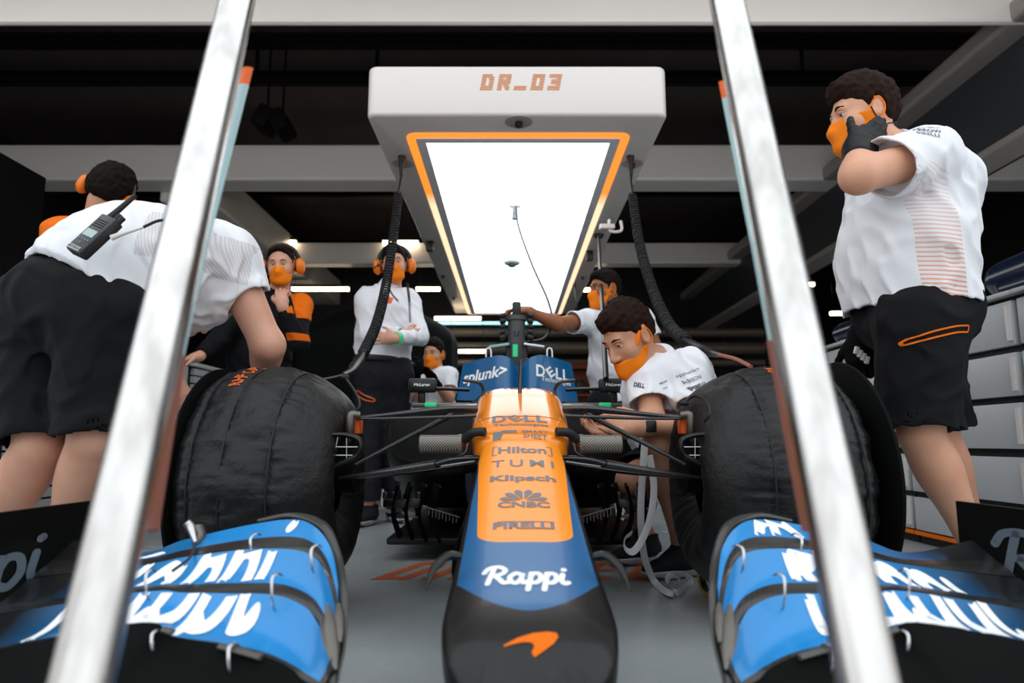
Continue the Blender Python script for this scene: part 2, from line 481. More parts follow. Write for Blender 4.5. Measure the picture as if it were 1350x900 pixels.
# overcast sky above, a grey band of buildings and stands at the horizon, pale apron below
fac = (zz+(E(nt_, nw.outputs[0])-.5)*1.3).ramp(.05, .42)
mxw = nt_.nodes.new('ShaderNodeMix'); mxw.data_type = 'RGBA'; nt_.links.new(fac.k, mxw.inputs[0]); mxw.inputs[6].default_value = (.42, .41, .40, 1); mxw.inputs[7].default_value = (.95, 1.0, 1.03, 1)
mx2 = nt_.nodes.new('ShaderNodeMix'); mx2.data_type = 'RGBA'; nt_.links.new((zz*-1).ramp(.02, .10).k, mx2.inputs[0]); nt_.links.new(mxw.outputs[2], mx2.inputs[6]); mx2.inputs[7].default_value = (.80, .79, .77, 1)
nt_.links.new(mx2.outputs[2], bg.inputs[0])
def struct(name, bm, mat, parent=None, smooth=False):
    o = obj(name, bm, mat, parent, smooth=smooth)
    if parent is None: o['kind'] = 'structure'
    return o
mf = Mt('floor_paint', '#a3a9ab', .22, spec=.5)
mf.mix(mf.noise(1.3, 6, .6).ramp(.35, .75)*.6, '#8a9193'); mf.mix(mf.noise(40, 3).ramp(.55, .8)*.25, '#b4babc')
mf.rough(mf.noise(3, 5)*.25+.12)
M['floor_paint'] = mf
M['ceil'] = Mt('ceiling_dark', '#332a28', .7); mm_ = M['ceil']; mm_.mix(mm_.noise(.8, 5, .6, stretch=(3, .3, 1)).ramp(.4, .8)*.6, '#463937')
M['wall_dark'] = Mt('wall_dark', '#101215', .6)
M['beam'] = Mt('beam_paint', '#f4eee9', .32); mm_ = M['beam']; mm_.mix(mm_.noise(1.2, 4, .5, stretch=(.4, 1, 1)).ramp(.45, .7)*.35, '#d6cdc6')
M['beam_grey'] = Mt('beam_grey', '#a8a09a', .4)
M['header'] = Mt('header_panel', '#3c4046', .45)
b = nb(); boxmm(b, (-6.8, -4, -.1), (6.8, 15, 0)); floor = struct('floor', b, 'floor_paint')
b = nb(); boxmm(b, (-6.8, 3.4, 4.5), (6.8, 15, 4.6)); ceil = struct('ceiling', b, 'ceil')
b = nb(); boxmm(b, (-6.8, 3.4, 0), (-6.7, 15, 4.5)); struct('wall_left', b, 'wall_dark')
b = nb(); boxmm(b, (6.7, 3.4, 0), (6.8, 15, 4.5)); struct('wall_right', b, 'wall_dark')
b = nb(); boxmm(b, (-6.8, 15, 0), (6.8, 15.1, 4.6)); struct('wall_back', b, 'wall_dark')
# ceiling ribs and conduit between the beams
ti = 0
def trim(bm, mat):
    global ti; ti += 1
    return struct('trim_%d' % ti, bm, mat)
zb_ = at(700, 237, 7.9).z
for i, (py1, Y, zt, mt, th) in enumerate(((29, 4.75, 4.3, 'beam', .07), (237, 7.9, 4.02, 'beam', .42), (347, 11.6, 3.98, 'beam', .3))):
    zb = at(700, py1, Y).z
    if i == 1: zt = at(700, 190, Y).z
    b = nb(); bx(b, (0, Y+th/2, (zb+zt)/2), (13.3 if i < 2 else 9.5, th, zt-zb), bev=.03); trim(b, mt)
    for q in (-3.4, -1.05, 1.9, 3.6):     # joint covers
        pass
for Y in (6.2, 6.9, 9.6, 10.3, 13.2):
    b = nb(); boxmm(b, (-6, Y, 4.36), (6, Y+.08, 4.5)); trim(b, 'black_matte')
b = nb()
for X, Y in ((-2.55, 6.35), (-1.35, 6.35), (2.9, 6.35)): tube(b, [(X, Y, 4.5), (X, Y, 4.1)], .02, 6)
tube(b, [(-5.9, 6.35, 4.1), (5.9, 6.35, 4.1)], .022, 8)
o = obj('ceiling_conduit', b, 'black_matte'); tag(o, 'thin dark conduit pipe hung under the black ceiling', 'pipe')
for k, (px, py) in enumerate(((352, 160), (372, 165))):
    c = at(px, py, 6.2); b = nb(); bx(b, c, (.16, .3, .22), Matrix.Rotation(.5-k, 3, 'Y'), .03); tube(b, [c+Vector((0, 0, .1)), Vector((c.x, c.y, 4.4))], .012, 6)
    o = obj('ceiling_spotlight', b, 'black_matte'); tag(o, ['dark spotlight body under the ceiling, nearer the left chrome tube', 'dark spotlight body under the ceiling, nearer the overhead light gantry'][k], 'spotlight', 'dark ceiling spotlights')
# longitudinal headers left and right
b = nb(); boxmm(b, (-4.5, 8.35, 3.55), (-3.85, 15, 4.1), .03); trim(b, 'beam')
zc = 3.72
b = nb(); boxmm(b, (4.0, 3.4, 2.86), (4.25, 15, zc)); trim(b, 'header')
b = nb(); bx(b, (4.02, 9.2, zc+.02), (.5, 11.6, .16), bev=.03); trim(b, 'beam_grey')
b = nb(); bx(b, (4.02, 9.2, 2.86), (.3, 11.6, .07), bev=.02); trim(b, 'beam_grey')
# far end of the garage: ducts, shelf
M['duct'] = Mt('duct', '#7c7269', .45, .3)
for k, (py, r) in enumerate(((438, .10), (459, .13), (478, .07))):
    c = at(760, py, 14.0); b = nb(); tube(b, [(-4.5, 14.0, c.z), (5.2, 14.0, c.z)], r, 16)
    for q in range(7): lathe(b, [(r+.015, -.03), (r+.015, .03)], (-4+q*1.4, 14.0, c.z), 'X', 16)
    o = obj('ceiling_duct', b, 'duct'); tag(o, ['topmost horizontal duct across the far end of the garage', 'middle and thickest horizontal duct across the far end', 'lowest and thinnest horizontal duct across the far end'][k], 'duct', 'ducts at the far end')
c = at(757, 490, 12.5); t = empty('storage_rack', (c.x, 12.5, 0), 'orange storage rack at the far end of the garage', 'rack')
mo = Mt('rack_orange', '#8a3d14', .6); M['rack'] = mo
for k in range(4):
    b = nb(); bx(b, (c.x+.1, 12.5, .35+k*.5), (1.5, .5, .04)); obj('shelf', b, mo, t)
for sx in (-.7, .85):
    b = nb(); bx(b, (c.x+sx, 12.5, 1.0), (.05, .5, 2.0)); obj('post', b, mo, t)
b = nb(); bx(b, (c.x+.1, 12.76, 1.0), (1.5, .02, 2.0)); obj('back_panel', b, mo, t)
for k in range(5):
    q = nb(); bx(q, (c.x-.45+k*.27, 12.45, 1.5), (.16, .3, .24), bev=.02); o = obj('storage_bin', q, 'jacket_orange' if k % 2 else 'black_plastic')
    tag(o, ['small bin on the far orange rack, %s along its shelf' % s for s in ('first', 'second', 'third', 'fourth', 'fifth')][k], 'bin', 'bins on the far rack')
# strip lights
M['lamp'] = Mt('lamp', '#ffffff', .5, emit='#ffe3bd', estr=6); M['lamp_cool'] = Mt('lamp_cool', '#ffffff', .5, emit='#9fe6ea', estr=1.2)
SL = [(350, 390, 319.5, 11.5, 'beside the left header beam'), (505, 551, 320, 11.5, 'above the man with folded arms'), (385, 460, 381, 12.5, 'behind the man touching his face'), (549, 580, 381, 12.5, 'right of the folded arm man'), (573, 634, 419.5, 13, 'under the rear end of the gantry'),
      (590, 640, 463, 13.2, 'low, above the cockpit cover'), (764, 800, 382, 12.5, 'beside the head of the man reaching out'), (1095, 1119, 413, 12, 'right, behind the white cabinets'), (1062, 1073, 375, 12, 'right, between chrome tube and cap sleeved man')]
for x0, x1, py, D, s in SL:
    a, c = at(x0, py, D), at(x1, py, D)
    t = empty('ceiling_light', ((a.x+c.x)/2, D, a.z), 'narrow warm strip light '+s, 'light', 'strip lights in the garage')
    q = nb(); boxmm(q, (a.x-.02, D-.06, a.z+.03), (c.x+.02, D+.06, a.z+.08)); obj('housing', q, 'black_plastic', t)
    q = nb(); boxmm(q, (a.x, D-.04, a.z-.03), (c.x, D+.04, a.z+.03)); obj('diffuser', q, 'lamp', t)
    q = nb()
    for X in (a.x+.05, c.x-.05): tube(q, [(X, D, a.z+.06), (X, D, 4.5)], .006, 5)
    obj('hanger', q, 'black_plastic', t)
a, c = at(570, 426, 13.6), at(640, 426, 13.6)
q = nb(); boxmm(q, (a.x-.1, 13.5, a.z-.03), (c.x+1.5, 13.6, a.z+.02)); o = obj('ceiling_light', q, 'lamp_cool'); tag(o, 'long dim bluish strip light at the far end', 'light', 'strip lights in the garage')
# floor lettering, built from straight bars
mo = Mt('floor_orange', '#c8643a', .35); mo.mix(mo.noise(20, 4).ramp(.5, .8)*.3, '#a8502c'); M['floor_orange'] = mo
SEG = {'D': ['0,0,0,1', '0,1,.7,1', '.7,1,1,.7', '1,.7,1,0', '0,0,1,0'], 'A': ['0,0,0,1', '0,1,1,1', '1,0,1,1', '0,.45,1,.45'], 'N': ['0,0,0,1', '0,1,1,0', '1,0,1,1'],
       'I': ['.5,0,.5,1'], 'E': ['0,0,0,1', '0,0,1,0', '0,1,1,1', '0,.5,.8,.5'], 'L': ['0,0,0,1', '0,0,1,0'], 'R': ['0,0,0,1', '0,1,1,1', '1,1,1,.5', '0,.5,1,.5', '.5,.5,1,0'],
       '_': ['0,0,1,0'], '0': ['0,0,0,1', '0,1,1,1', '1,0,1,1', '0,0,1,0'], '3': ['0,0,1,0', '1,0,1,1', '0,1,1,1', '.3,.5,1,.5']}
def seglet(s, W, H, gap, th, shear=0, skip=0, nx=24, ny=28):
    """block lettering laid out as non-overlapping cells; skip>0 leaves scan-line gaps"""
    bm = nb(); x = 0; cache = {}
    def V(i, j, cx): 
        k = (i, j, round(cx, 5))
        if k not in cache: cache[k] = bm.verts.new((cx+i*W/nx, j*H/ny, 0))
        return cache[k]
    for ch in s:
        bars = []
        for q in SEG.get(ch, []):
            x0, y0, x1, y1 = [float(v) for v in q.split(',')]
            bars.append((Vector((x0*(W-th)+th/2, y0*(H-th)+th/2)), Vector((x1*(W-th)+th/2, y1*(H-th)+th/2))))
        for i in range(nx):
            for j in range(ny):
                if skip and j % skip == skip-1: continue
                p = Vector(((i+.5)*W/nx, (j+.5)*H/ny)); hit = False
                for a, c in bars:
                    d = c-a; L = d.length; u = d/L; w_ = p-a; t = w_.dot(u)
                    if -th/2 <= t <= L+th/2 and abs(w_.x*u.y-w_.y*u.x) <= th/2: hit = True
                if hit: bm.faces.new((V(i, j, x), V(i+1, j, x), V(i+1, j+1, x), V(i, j+1, x)))
        x += W+gap
    for v in bm.verts: v.co.x += v.co.y*shear-(x-gap)/2
    return bm
y0 = atz(600, 764, 0).y; y1 = atz(600, 741, 0).y
x0 = atz(497, 764, 0).x; x1 = atz(880, 764, 0).x
bm = seglet('DANIEL', .165, y1-y0, .055, .052, .45)
for v in bm.verts: v.co = Vector((v.co.x*(x1-x0)/1.27+(x0+x1)/2-.03, v.co.y+y0, .0015))
obj('lettering', bm, 'floor_orange', floor, smooth=False)
# ================================================================== GANTRY
GX0, GX1, GY0, GY1 = -.865, .925, 3.8, 10.1
GZ = at(683, 152, GY0).z; GT = at(683, 86, GY0).z
g = empty('light_gantry', (.03, 7, GT), 'white overhead light gantry with glowing panel above the racing car', 'gantry')
b = nb(); vs = bx(b, (.03, (GY0+GY1)/2, (GZ+GT)/2), (GX1-GX0, GY1-GY0, GT-GZ))
bmesh.ops.bevel(b, geom=[e for e in b.edges if abs((e.verts[0].co-e.verts[1].co).z) > .1], offset=.06, segments=6, affect='EDGES', profile=.5)
bmesh.ops.bevel(b, geom=[e for e in b.edges if max(v.co.z for v in e.verts) < GZ+.001 or min(v.co.z for v in e.verts) > GT-.001], offset=.022, segments=4, affect='EDGES', profile=.5)
gbody = obj('body', b, 'white_gloss', g)
def ring(bm, xa0, xa1, ya0, ya1, wd, z0, z1, r, mi=0, n=6):
    def loop(o, z):
        out = []
        for cx, cy, s in ((xa1, ya1, 0), (xa0, ya1, 1), (xa0, ya0, 2), (xa1, ya0, 3)):
            rr = max(r-o, .004); sx = 1 if cx == xa1 else -1; sy = 1 if cy == ya1 else -1
            for k in range(n+1):
                a = PI/2*(s+k/n); out.append(Vector((cx-sx*(o+rr)+rr*math.cos(a), cy-sy*(o+rr)+rr*math.sin(a), z)))
        return out
    L = [loop(0, z1), loop(0, z0), loop(wd, z0), loop(wd, z1)]
    gridmesh(bm, [[p for p in l] for l in L], close=True, mi=mi)
sy0 = atz(683, 175, GZ).y; sx0 = atz(535, 178, GZ).x; sx1 = atz(831, 178, GZ).x; sy1 = atz(670, 413.5, GZ).y
ml = Mt('led_strip', '#ffffff', .4); x, y, z = ml.xyz()
f = y.ramp(5.05, 5.35)
n1 = ml.nt.nodes.new('ShaderNodeMix'); n1.data_type = 'RGBA'; ml.nt.links.new(f.k, n1.inputs[0]); n1.inputs[6].default_value = lin('#ff8a2a'); n1.inputs[7].default_value = lin('#ffdcb4')
ml.nt.links.new(n1.outputs[2], ml.b.inputs['Emission Color']); ml.b.inputs['Emission Strength'].default_value = 1.1; ml.b.inputs['Base Color'].default_value = lin('#b07040')
M['led'] = ml
b = nb(); ring(b, sx0, sx1, sy0, sy1, .055, GZ-.008, GZ+.02, .07); obj('led_strip', b, 'led', g)
b = nb(); ring(b, sx0+.057, sx1-.057, sy0+.057, sy1-.057, .06, GZ-.014, GZ+.02, .02); obj('panel_frame', b, Mt('silver_trim', '#eceef2', .3, .0), g)
M['panel'] = Mt('light_panel', '#ffffff', .3, emit='#f4fbff', estr=1.9)
b = nb(); boxmm(b, (sx0+.11, sy0+.11, GZ-.006), (sx1-.11, sy1-.11, GZ+.01)); obj('light_panel', b, 'panel', g)
# front lettering DR_03 with its scan lines
bm = seglet('DR_03', .074, .105, .026, .027, .18, skip=4)
fc = at(685, 108, GY0)
for v in bm.verts: v.co = Vector((v.co.x+fc.x, GY0-.0015, v.co.y+fc.z-.052))
obj('lettering', bm, Mt('gantry_orange', '#d58a58', .5), g, smooth=False)
# sockets under the gantry
M['recess'] = Mt('recess', '#a39d99', .5)
for px, py, s, pl in ((684, 161, 1.1, 1), (531, 216, 1, 0), (834, 216, 1, 0), (567, 318, .8, 2), (777, 331, .8, 2), (584, 363, .8, 1), (598, 392, .7, 0), (768, 365, .7, 0)):
    p = atz(px, py, GZ-.003); b = nb(); lathe(b, [(.075*s, .004), (.075*s, 0), (.06*s, -.004), (.03*s, -.002)], p, 'Z', 24)
    r = obj('socket', b, 'recess', g)
    b = nb()
    if pl == 2: bx(b, p-Vector((0, 0, .05)), (.07, .07, .1), bev=.01)
    elif pl == 1: lathe(b, [(.022, .0), (.022, -.03), (.012, -.035)], p, 'Z', 12)
    else: lathe(b, [(.02, 0), (.016, -.03)], p, 'Z', 12)
    obj('socket_insert', b, 'black_plastic', r)
# roof straps: the gantry hangs from the beams
b = nb()
for X in (GX0+.25, GX1-.25):
    for Y in (8.2, 9.9): tube(b, [(X, Y, GT-.02), (X, Y, 4.05)], .025, 8)
obj('hanger', b, 'dark_metal', g)
p = atz(679, 270, GZ-.01)
t = empty('camera_mount', p, 'small clear bracket with a clip under the light panel, cable hanging from it', 'bracket')
b = nb(); bx(b, p-Vector((0, 0, .01)), (.085, .03, .02), bev=.004); obj('base', b, 'steel', t)
b = nb(); bx(b, p-Vector((0, 0, .05)), (.04, .04, .08), bev=.008); lathe(b, [(.025, 0), (.025, -.03)], p-Vector((0, 0, .09)), 'Z', 16); obj('clip', b, Mt('clear_plastic', '#8e989c', .2, .2), t)
p = atz(675, 345, GZ-.008)
t = empty('dome_camera', p, 'small round white dome camera under the glowing panel', 'camera')
b = nb(); lathe(b, [(.085, 0), (.085, -.015), (.07, -.03)], p, 'Z', 32); obj('housing', b, Mt('dome_white', '#b9c1c4', .4), t)
b = nb(); lathe(b, [(.045, -.03), (.04, -.05), (.02, -.06), (.001, -.062)], p, 'Z', 24); obj('lens', b, Mt('dome_lens', '#59656c', .2), t)
# coiled cables
def coilcable(name, label, plug, straight, path, endpts, n, rc=.024):
    t = empty(name, plug, label, 'cable', 'coiled blanket cables')
    P = [plug-Vector((0, 0, 0)), plug-Vector((0, 0, .09))]
    b = nb(); tube(b, [P[0], P[0]-Vector((0, 0, .03)), P[1]-Vector((0, 0, .05))], [.028, .024, .012], 12); obj('plug', b, 'black_plastic', t)
    b = nb(); tube(b, [P[1]-Vector((0, 0, .04)), *straight], .008, 8, smooth=6); obj('lead', b, 'rubber', t)
    b = nb(); tube(b, coil(path, rc, int(n*1.15), 11), .0062, 6, flat=(1, 1)); obj('coil', b, 'rubber', t)
    b = nb(); tube(b, endpts, [.018, .024, .024, .014, .010], 12, smooth=3); obj('connector', b, 'black_plastic', t)
    return t
pl = atz(530, 206, GZ)
t = coilcable('coiled_cable', 'black coiled cable hanging in front of the folded arm man', pl, [at(528, 240, 4.35), at(525, 256, 4.3)],
    [at(525, 256, 4.3), at(520, 300, 4.15), at(510, 370, 3.9), at(497, 425, 3.6), at(478, 468, 3.3)], [at(480, 462, 3.32), at(474, 474, 3.25), at(467, 483, 3.15), at(462, 489, 3.0), at(452, 494, 2.8)], 58)
b = nb(); tube(b, [at(455, 493, 2.85), at(440, 497, 2.6), at(425, 500, 2.35)], .005, 6, smooth=6); obj('tail', b, 'rubber', t)
pl = atz(831, 206, GZ)
t = coilcable('coiled_cable', 'black coiled cable curving down behind the crouching mechanic to the tyre', pl, [at(832, 240, 4.3), at(834, 258, 4.2)],
    [at(834, 258, 4.2), at(842, 315, 3.9), at(858, 375, 3.5), at(880, 425, 3.1), at(904, 450, 2.8)], [at(902, 449, 2.8), at(914, 456, 2.75), at(930, 463, 2.65), at(940, 466, 2.6), at(950, 468, 2.5)], 58)
b = nb(); tube(b, [at(948, 467.5, 2.5), at(970, 473, 2.38), at(990, 483, 2.25)], .007, 8, smooth=6); obj('tail', b, Mt('copper_sleeve', '#9c5844', .5), t)
# pole and cable near the reaching man
b = nb(); tube(b, [atz(789, 309, GZ-.0), at(799, 500, 2.78)], .012, 10); lathe(b, [(.05, .0), (.04, -.03)], atz(789, 309, GZ), 'Z', 16)
o = obj('support_pole', b, 'black_plastic'); tag(o, 'slim black pole reaching down from the gantry in front of the reaching man', 'pole')
b = nb(); tube(b, [atz(680, 272, GZ-.1), at(684, 300, 5.0), at(702, 350, 4.6), at(722, 395, 4.3), at(728, 425, 4.1), at(718, 445, 4.0), at(700, 450, 3.95), at(687, 453, 3.93)], .007, 8, smooth=8)
o = obj('camera_cable', b, 'dark_metal'); tag(o, 'thin grey cable looping from the light panel down to the cockpit blower', 'cable')
b = nb(); tube(b, [atz(757, 374, GZ), at(759, 392, 6.6), at(764, 415, 6.6)], .006, 6, smooth=5); tube(b, [atz(757, 374, GZ), atz(757, 374, GZ)-Vector((0, 0, .05))], .02, 8)
o = obj('hanging_cord', b, 'rubber'); tag(o, 'short thin black cord hanging from the right side of the gantry', 'cord')
p = at(812, 299, 5.2)
b = nb(); tube(b, [p+Vector((-.05, 0, .06)), p+Vector((-.05, 0, -.03)), p+Vector((.04, 0, -.03)), p+Vector((.04, 0, .05))], .012, 8, smooth=5); bx(b, p+Vector((-.07, 0, .0)), (.12, .06, .04), bev=.01)
o = obj('cable_hook', b, 'white_gloss'); tag(o, 'white cable hook on the right flank of the gantry', 'hook')
# ================================================================== CABINETS
M['cab'] = Mt('cabinet_grey', '#b9bcbe', .35); M['cab_black'] = Mt('cabinet_gap', '#0a0b0c', .5)
rows = [(.07, .235), (.265, .455), (.49, .68), (.71, .89), (.92, 1.11)]
names = ['nearest the camera', 'second from the camera', 'third, behind the wrapped tyre', 'farthest']
for u in range(4):
    y0 = 1.95+u*.86; y1 = y0+.85
    t = empty('drawer_cabinet', (2.4, y0+.42, 0), 'light grey drawer cabinet on the right, '+names[u], 'cabinet', 'drawer cabinets on the right')
    b = nb(); boxmm(b, (2.125, y0, 0), (2.75, y1, 1.13)); obj('carcass', b, 'cab_black', t)
    b = nb(); boxmm(b, (2.08, y0, 1.13), (2.76, y1, 1.15), .004); obj('top', b, 'cab', t)
    for z0, z1 in rows:
        b = nb(); boxmm(b, (2.1, y0+.01, z0), (2.13, y1-.01, z1), .004); d = obj('drawer', b, 'cab', t)
        b = nb(); boxmm(b, (2.085, y0+.02, z1-.02), (2.1, y0+.035, z0+.02)); obj('handle', b, 'white_gloss', d)
    b = nb(); boxmm(b, (2.095, y0, .045), (2.12, y1, .062)); obj('trim_stripe', b, 'jacket_orange', t)
for u in range(4):
    y0 = 2.3+u*.92; y1 = y0+.9
    t = empty('tool_chest', (-2.7, y0+.45, 0), 'tall grey tool chest of shallow drawers on the left, '+['nearest the camera', 'second from the camera', 'third from the camera', 'farthest'][u], 'tool chest', 'tool chests on the left')
    b = nb(); boxmm(b, (-3.1, y0, 0), (-2.42, y1, 1.08)); obj('carcass', b, 'cab_black', t)
    b = nb(); boxmm(b, (-3.12, y0, 1.08), (-2.38, y1, 1.11), .004); obj('top', b, 'cab', t)
    mr = 'cab'
    for k in range(17):
        z0 = .06+k*.06
        b = nb(); boxmm(b, (-2.42, y0+.06, z0), (-2.395, y1-.22, z0+.048)); d = obj('drawer', b, mr, t)
        if k in (4, 9, 14): b = nb(); boxmm(b, (-2.395, y0+.5, z0+.01), (-2.37, y0+.56, z0+.045)); obj('handle', b, 'black_plastic', d)
    b = nb(); boxmm(b, (-2.42, y1-.2, .06), (-2.395, y1-.01, 1.07), .004); obj('door', b, mr, t)
    b = nb(); boxmm(b, (-2.425, y0+.06, .5), (-2.405, y1-.22, .62)); obj('trim_stripe', b, 'orange_ink', t)
b = nb(); boxmm(b, (-4, 2.6, 0), (-3.14, 4.4, 2.28), .01); o = obj('tall_cabinet', b, 'black_matte'); tag(o, 'tall black cabinet block at the left edge behind the bending man', 'cabinet')
# dark screens and kit in the left background
t = empty('monitor', (-2.75, 5.2, 1.11), 'black laptop standing open on the far left tool chest', 'laptop')
b = nb(); bx(b, (-2.6, 4.9, 1.125), (.36, .3, .02)); obj('base', b, 'black_plastic', t)
b = nb(); bx(b, (-2.72, 5.03, 1.24), (.4, .02, .26), Matrix.Rotation(-.2, 3, 'X')); obj('screen', b, 'black_plastic', t)
t = empty('equipment_trolley', (-1.35, 6.6, 0), 'black covered equipment trolley behind the folded arm man', 'trolley')
prims = [sbox((-1.3, 6.6, .85), (.75, .4, .75), e=.15, k=.1), ell((-1.3, 6.6, 1.5), (.62, .38, .35), k=.2)]
sobj('cover', prims, .03, 'black_matte', t, post=lambda d, P: d+.02*wave_noise(P, 7, 3))
b = nb()
for sx in (-.5, .5): lathe(b, [(.08, -.03), (.08, .03)], (-1.3+sx, 6.35, .08), 'Y', 16)
obj('wheel', b, 'rubber', t)
# navy spare bodywork on the right cabinets
M['navy'] = Mt('navy_paint', '#101c33', .25, coat=.4)
for k, (Y, s, lab) in enumerate(((2.62, 1, 'navy nose section with white swoosh on the near right cabinet'), (4.35, .8, 'smaller navy nose section with lettering on the farthest right cabinet'))):
    t = empty('bodywork_panel', (2.4, Y, 1.15), lab, 'bodywork')
    o = sobj('shell', [cone((2.45, Y-.35*s, 1.29), (2.4, Y+.5*s, 1.27), .14*s, .11*s, n=(1, 0, 0), fl=1.6), ell((2.45, Y-.2*s, 1.33), (.24*s, .3*s, .16*s), k=.1), sbox((2.43, Y, 1.17), (.2*s, .45*s, .02), e=.01, k=.06)], .012, 'navy', t)
    bm = poly2d([[(-.09, -.02), (-.03, .02), (.04, .035), (.08, .02), (.05, -.03), (.04, .0), (-.02, .0)]])
    if k == 0: project('emblem', bm, 'white_ink', (1.9, Y+.05, 1.36), (0, -1, 0), (0, 0, 1), [o], t)
    project('lettering', text2d('ANDROID', .05, .001), 'white_ink', (1.9, Y-.2 if k == 0 else Y, 1.33), (0, -1, 0), (0, 0, 1), [o], t)
    project('lettering', text2d('eos', .045, .001), 'white_ink', (1.9, Y-.1, 1.24), (0, -1, 0), (0, 0, 1), [o], t)
# ================================================================== CHROME TUBES of the stand in front of the camera
for k in (0, 1):
    if k == 0: A, B, r = at(107, 900, .56), at(313, 0, .90), .0235
    else: A, B, r = at(1145, 900, .56), at(958, 0, .90), .0235
    d = (B-A).normalized(); A2 = A-d*((A.z-.0)/d.z); B2 = B+d*.35
    t = empty('chrome_stand', A2, ['left leaning chrome tube standing close to the camera', 'right leaning chrome tube standing close to the camera'][k], 'chrome tube', 'leaning chrome tubes')
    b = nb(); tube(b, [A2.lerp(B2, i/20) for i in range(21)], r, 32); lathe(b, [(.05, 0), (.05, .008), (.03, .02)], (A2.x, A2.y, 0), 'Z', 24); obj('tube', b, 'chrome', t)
    s = 1 if k == 0 else -1
    pts = [at(321, 112, .98), at(268, 318, .9), at(234, 470, .84), at(196, 700, .76)] if k == 0 else [at(959, 130, .98), at(997, 318, .9), at(1022, 450, .84), at(1070, 700, .76)]
    def seg(a, c, mat, nm, w=.0085):
        b = nb(); tube(b, [a, c], w, 8, flat=(1, .35)); obj(nm, b, mat, t)
    tl = (pts[0]-pts[1]).normalized()
    seg(pts[0], pts[0]+tl*.035, 'orange_ink', 'tip')
    seg(pts[1], pts[0], Mt('teal_strip', '#9fbcc0', .3), 'upper_strip')
    seg(pts[2], pts[1], Mt('teal_strip2', '#8aa6aa', .3), 'middle_strip')
    seg(pts[3], pts[2], Mt('rust_strip', '#6e3520', .5), 'lower_strip', .011)
# ================================================================== RACING CAR
XC = .025
car = empty('racing_car', (XC, 3.0, .05), 'orange and blue open-wheel racing car facing the camera on the grey floor', 'racing car')
def mir(v): return Vector((2*XC-v.x, v.y, v.z))
def loft(bm, st, n=48, mi=0):
    """st: (Y, hw, ztop, zwide, zbot, ntop, nbot)"""
    rows = []
    for Y, hw, zt, zw, zb, nt_, nb_ in st:
        r = []
        for k in range(n):
            a = 2*PI*k/n; c, s = math.cos(a), math.sin(a); e = nt_ if s >= 0 else nb_
            r.append(Vector((XC+hw*math.copysign(abs(c)**(2/e), c), Y, zw+((zt-zw) if s >= 0 else (zw-zb))*math.copysign(abs(s)**(2/e), s))))
        rows.append(r)
    V = gridmesh(bm, rows, close=True, mi=mi)
    bm.faces.new(V[0]); bm.faces.new(V[-1])
def interp(st, m):
    st = np.array(st, float); t = np.linspace(0, len(st)-1, m); out = []
    for v in t:
        i = min(int(v), len(st)-2); f = v-i; a = st[max(i-1, 0)]; b_ = st[i]; c = st[i+1]; d = st[min(i+2, len(st)-1)]
        out.append(.5*(2*b_+(c-a)*f+(2*a-5*b_+4*c-d)*f*f+(3*b_-a-3*c+d)*f**3))
    return [tuple(o) for o in out]
NOSE = [(.872, .012, .20, .19, .175, 2, 2), (.878, .045, .214, .19, .15, 2.2, 2), (.893, .075, .229, .20, .13, 2.4, 2), (.92, .099, .247, .215, .115, 2.5, 2.1), (.96, .116, .265, .235, .105, 2.6, 2.2),
        (1.02, .125, .283, .25, .105, 2.7, 2.3), (1.10, .127, .298, .262, .11, 2.8, 2.4), (1.2, .126, .318, .28, .12, 2.9, 2.5), (1.32, .1255, .346, .305, .13, 3, 2.6), (1.45, .125, .379, .335, .15, 3, 2.8), (1.6, .123, .422, .375, .18, 3.1, 3),
        (1.78, .118, .478, .425, .23, 3.2, 3), (1.95, .113, .530, .47, .28, 3.2, 3), (2.15, .112, .57, .5, .3, 3.2, 3)]
mn = M['nose'] = Mt('nose_paint', '#060607', .3, coat=.25)
x, y, z = mn.xyz(); X = (x-XC).abs()
# blue band: side limits and an arc end
arcv = y-(1.025+0)
d2 = ((X*1.0)*(X*1.0)*9.5)          # the arc rises toward the sides
mblue = (X.lt(.114))*((y-(d2+1.018)).gt(0))*((z-(y*.30-.075)).gt(0))
nz = mn.noise(45, 5, .7, stretch=(1, .4, 1)).ramp(.5, .8)
mn.mix(nz*.35, '#33302d')
mn.mix(mblue, '#135c90')
# orange panel with rounded lower corners
wy = (y-1.27)*.045+.088
rr = .05
qx = (X-(wy-rr)).max(0); qy = ((y*-1)+(1.29+rr)).max(0)
dd = (qx*qx+qy*qy).sqrt()
mor = dd.lt(rr)*((z-.29).gt(0))
mn.mix(mor, '#f78e0c'); 
mn.rough((mblue.max(mor)*-.04)+.42); mn.b.inputs['Specular IOR Level'].default_value = .35; mn.b.inputs['Coat Weight'].default_value = .12
b = nb(); loft(b, interp(NOSE, 110), 96); nose = obj('nose', b, 'nose', car, sharp=None)
mc = M['chassis'] = Mt('chassis_paint', '#f5890f', .16, coat=.7)
x, y, z = mc.xyz(); mc.mix((z-((y-1.9)*.28+.44)).lt(0), '#101113'); mc.mix(y.gt(2.62), '#101113')
CH = [(1.935, .05, .525, .50, .47, 2.5, 2.5), (1.95, .10, .54, .505, .45, 3, 2.6), (1.98, .128, .556, .512, .43, 3, 2.6), (2.03, .142, .578, .52, .41, 3, 2.6), (2.12, .149, .614, .545, .38, 3, 2.6), (2.25, .151, .662, .58, .33, 3, 2.6), (2.36, .152, .699, .60, .3, 3.2, 2.8), (2.5, .155, .712, .61, .25, 3.2, 3), (2.8, .17, .70, .60, .2, 3, 3), (3.2, .22, .70, .5, .12, 3, 3)]
b = nb(); loft(b, interp(CH, 70), 80); chassis = obj('monocoque', b, 'chassis', car, sharp=None)
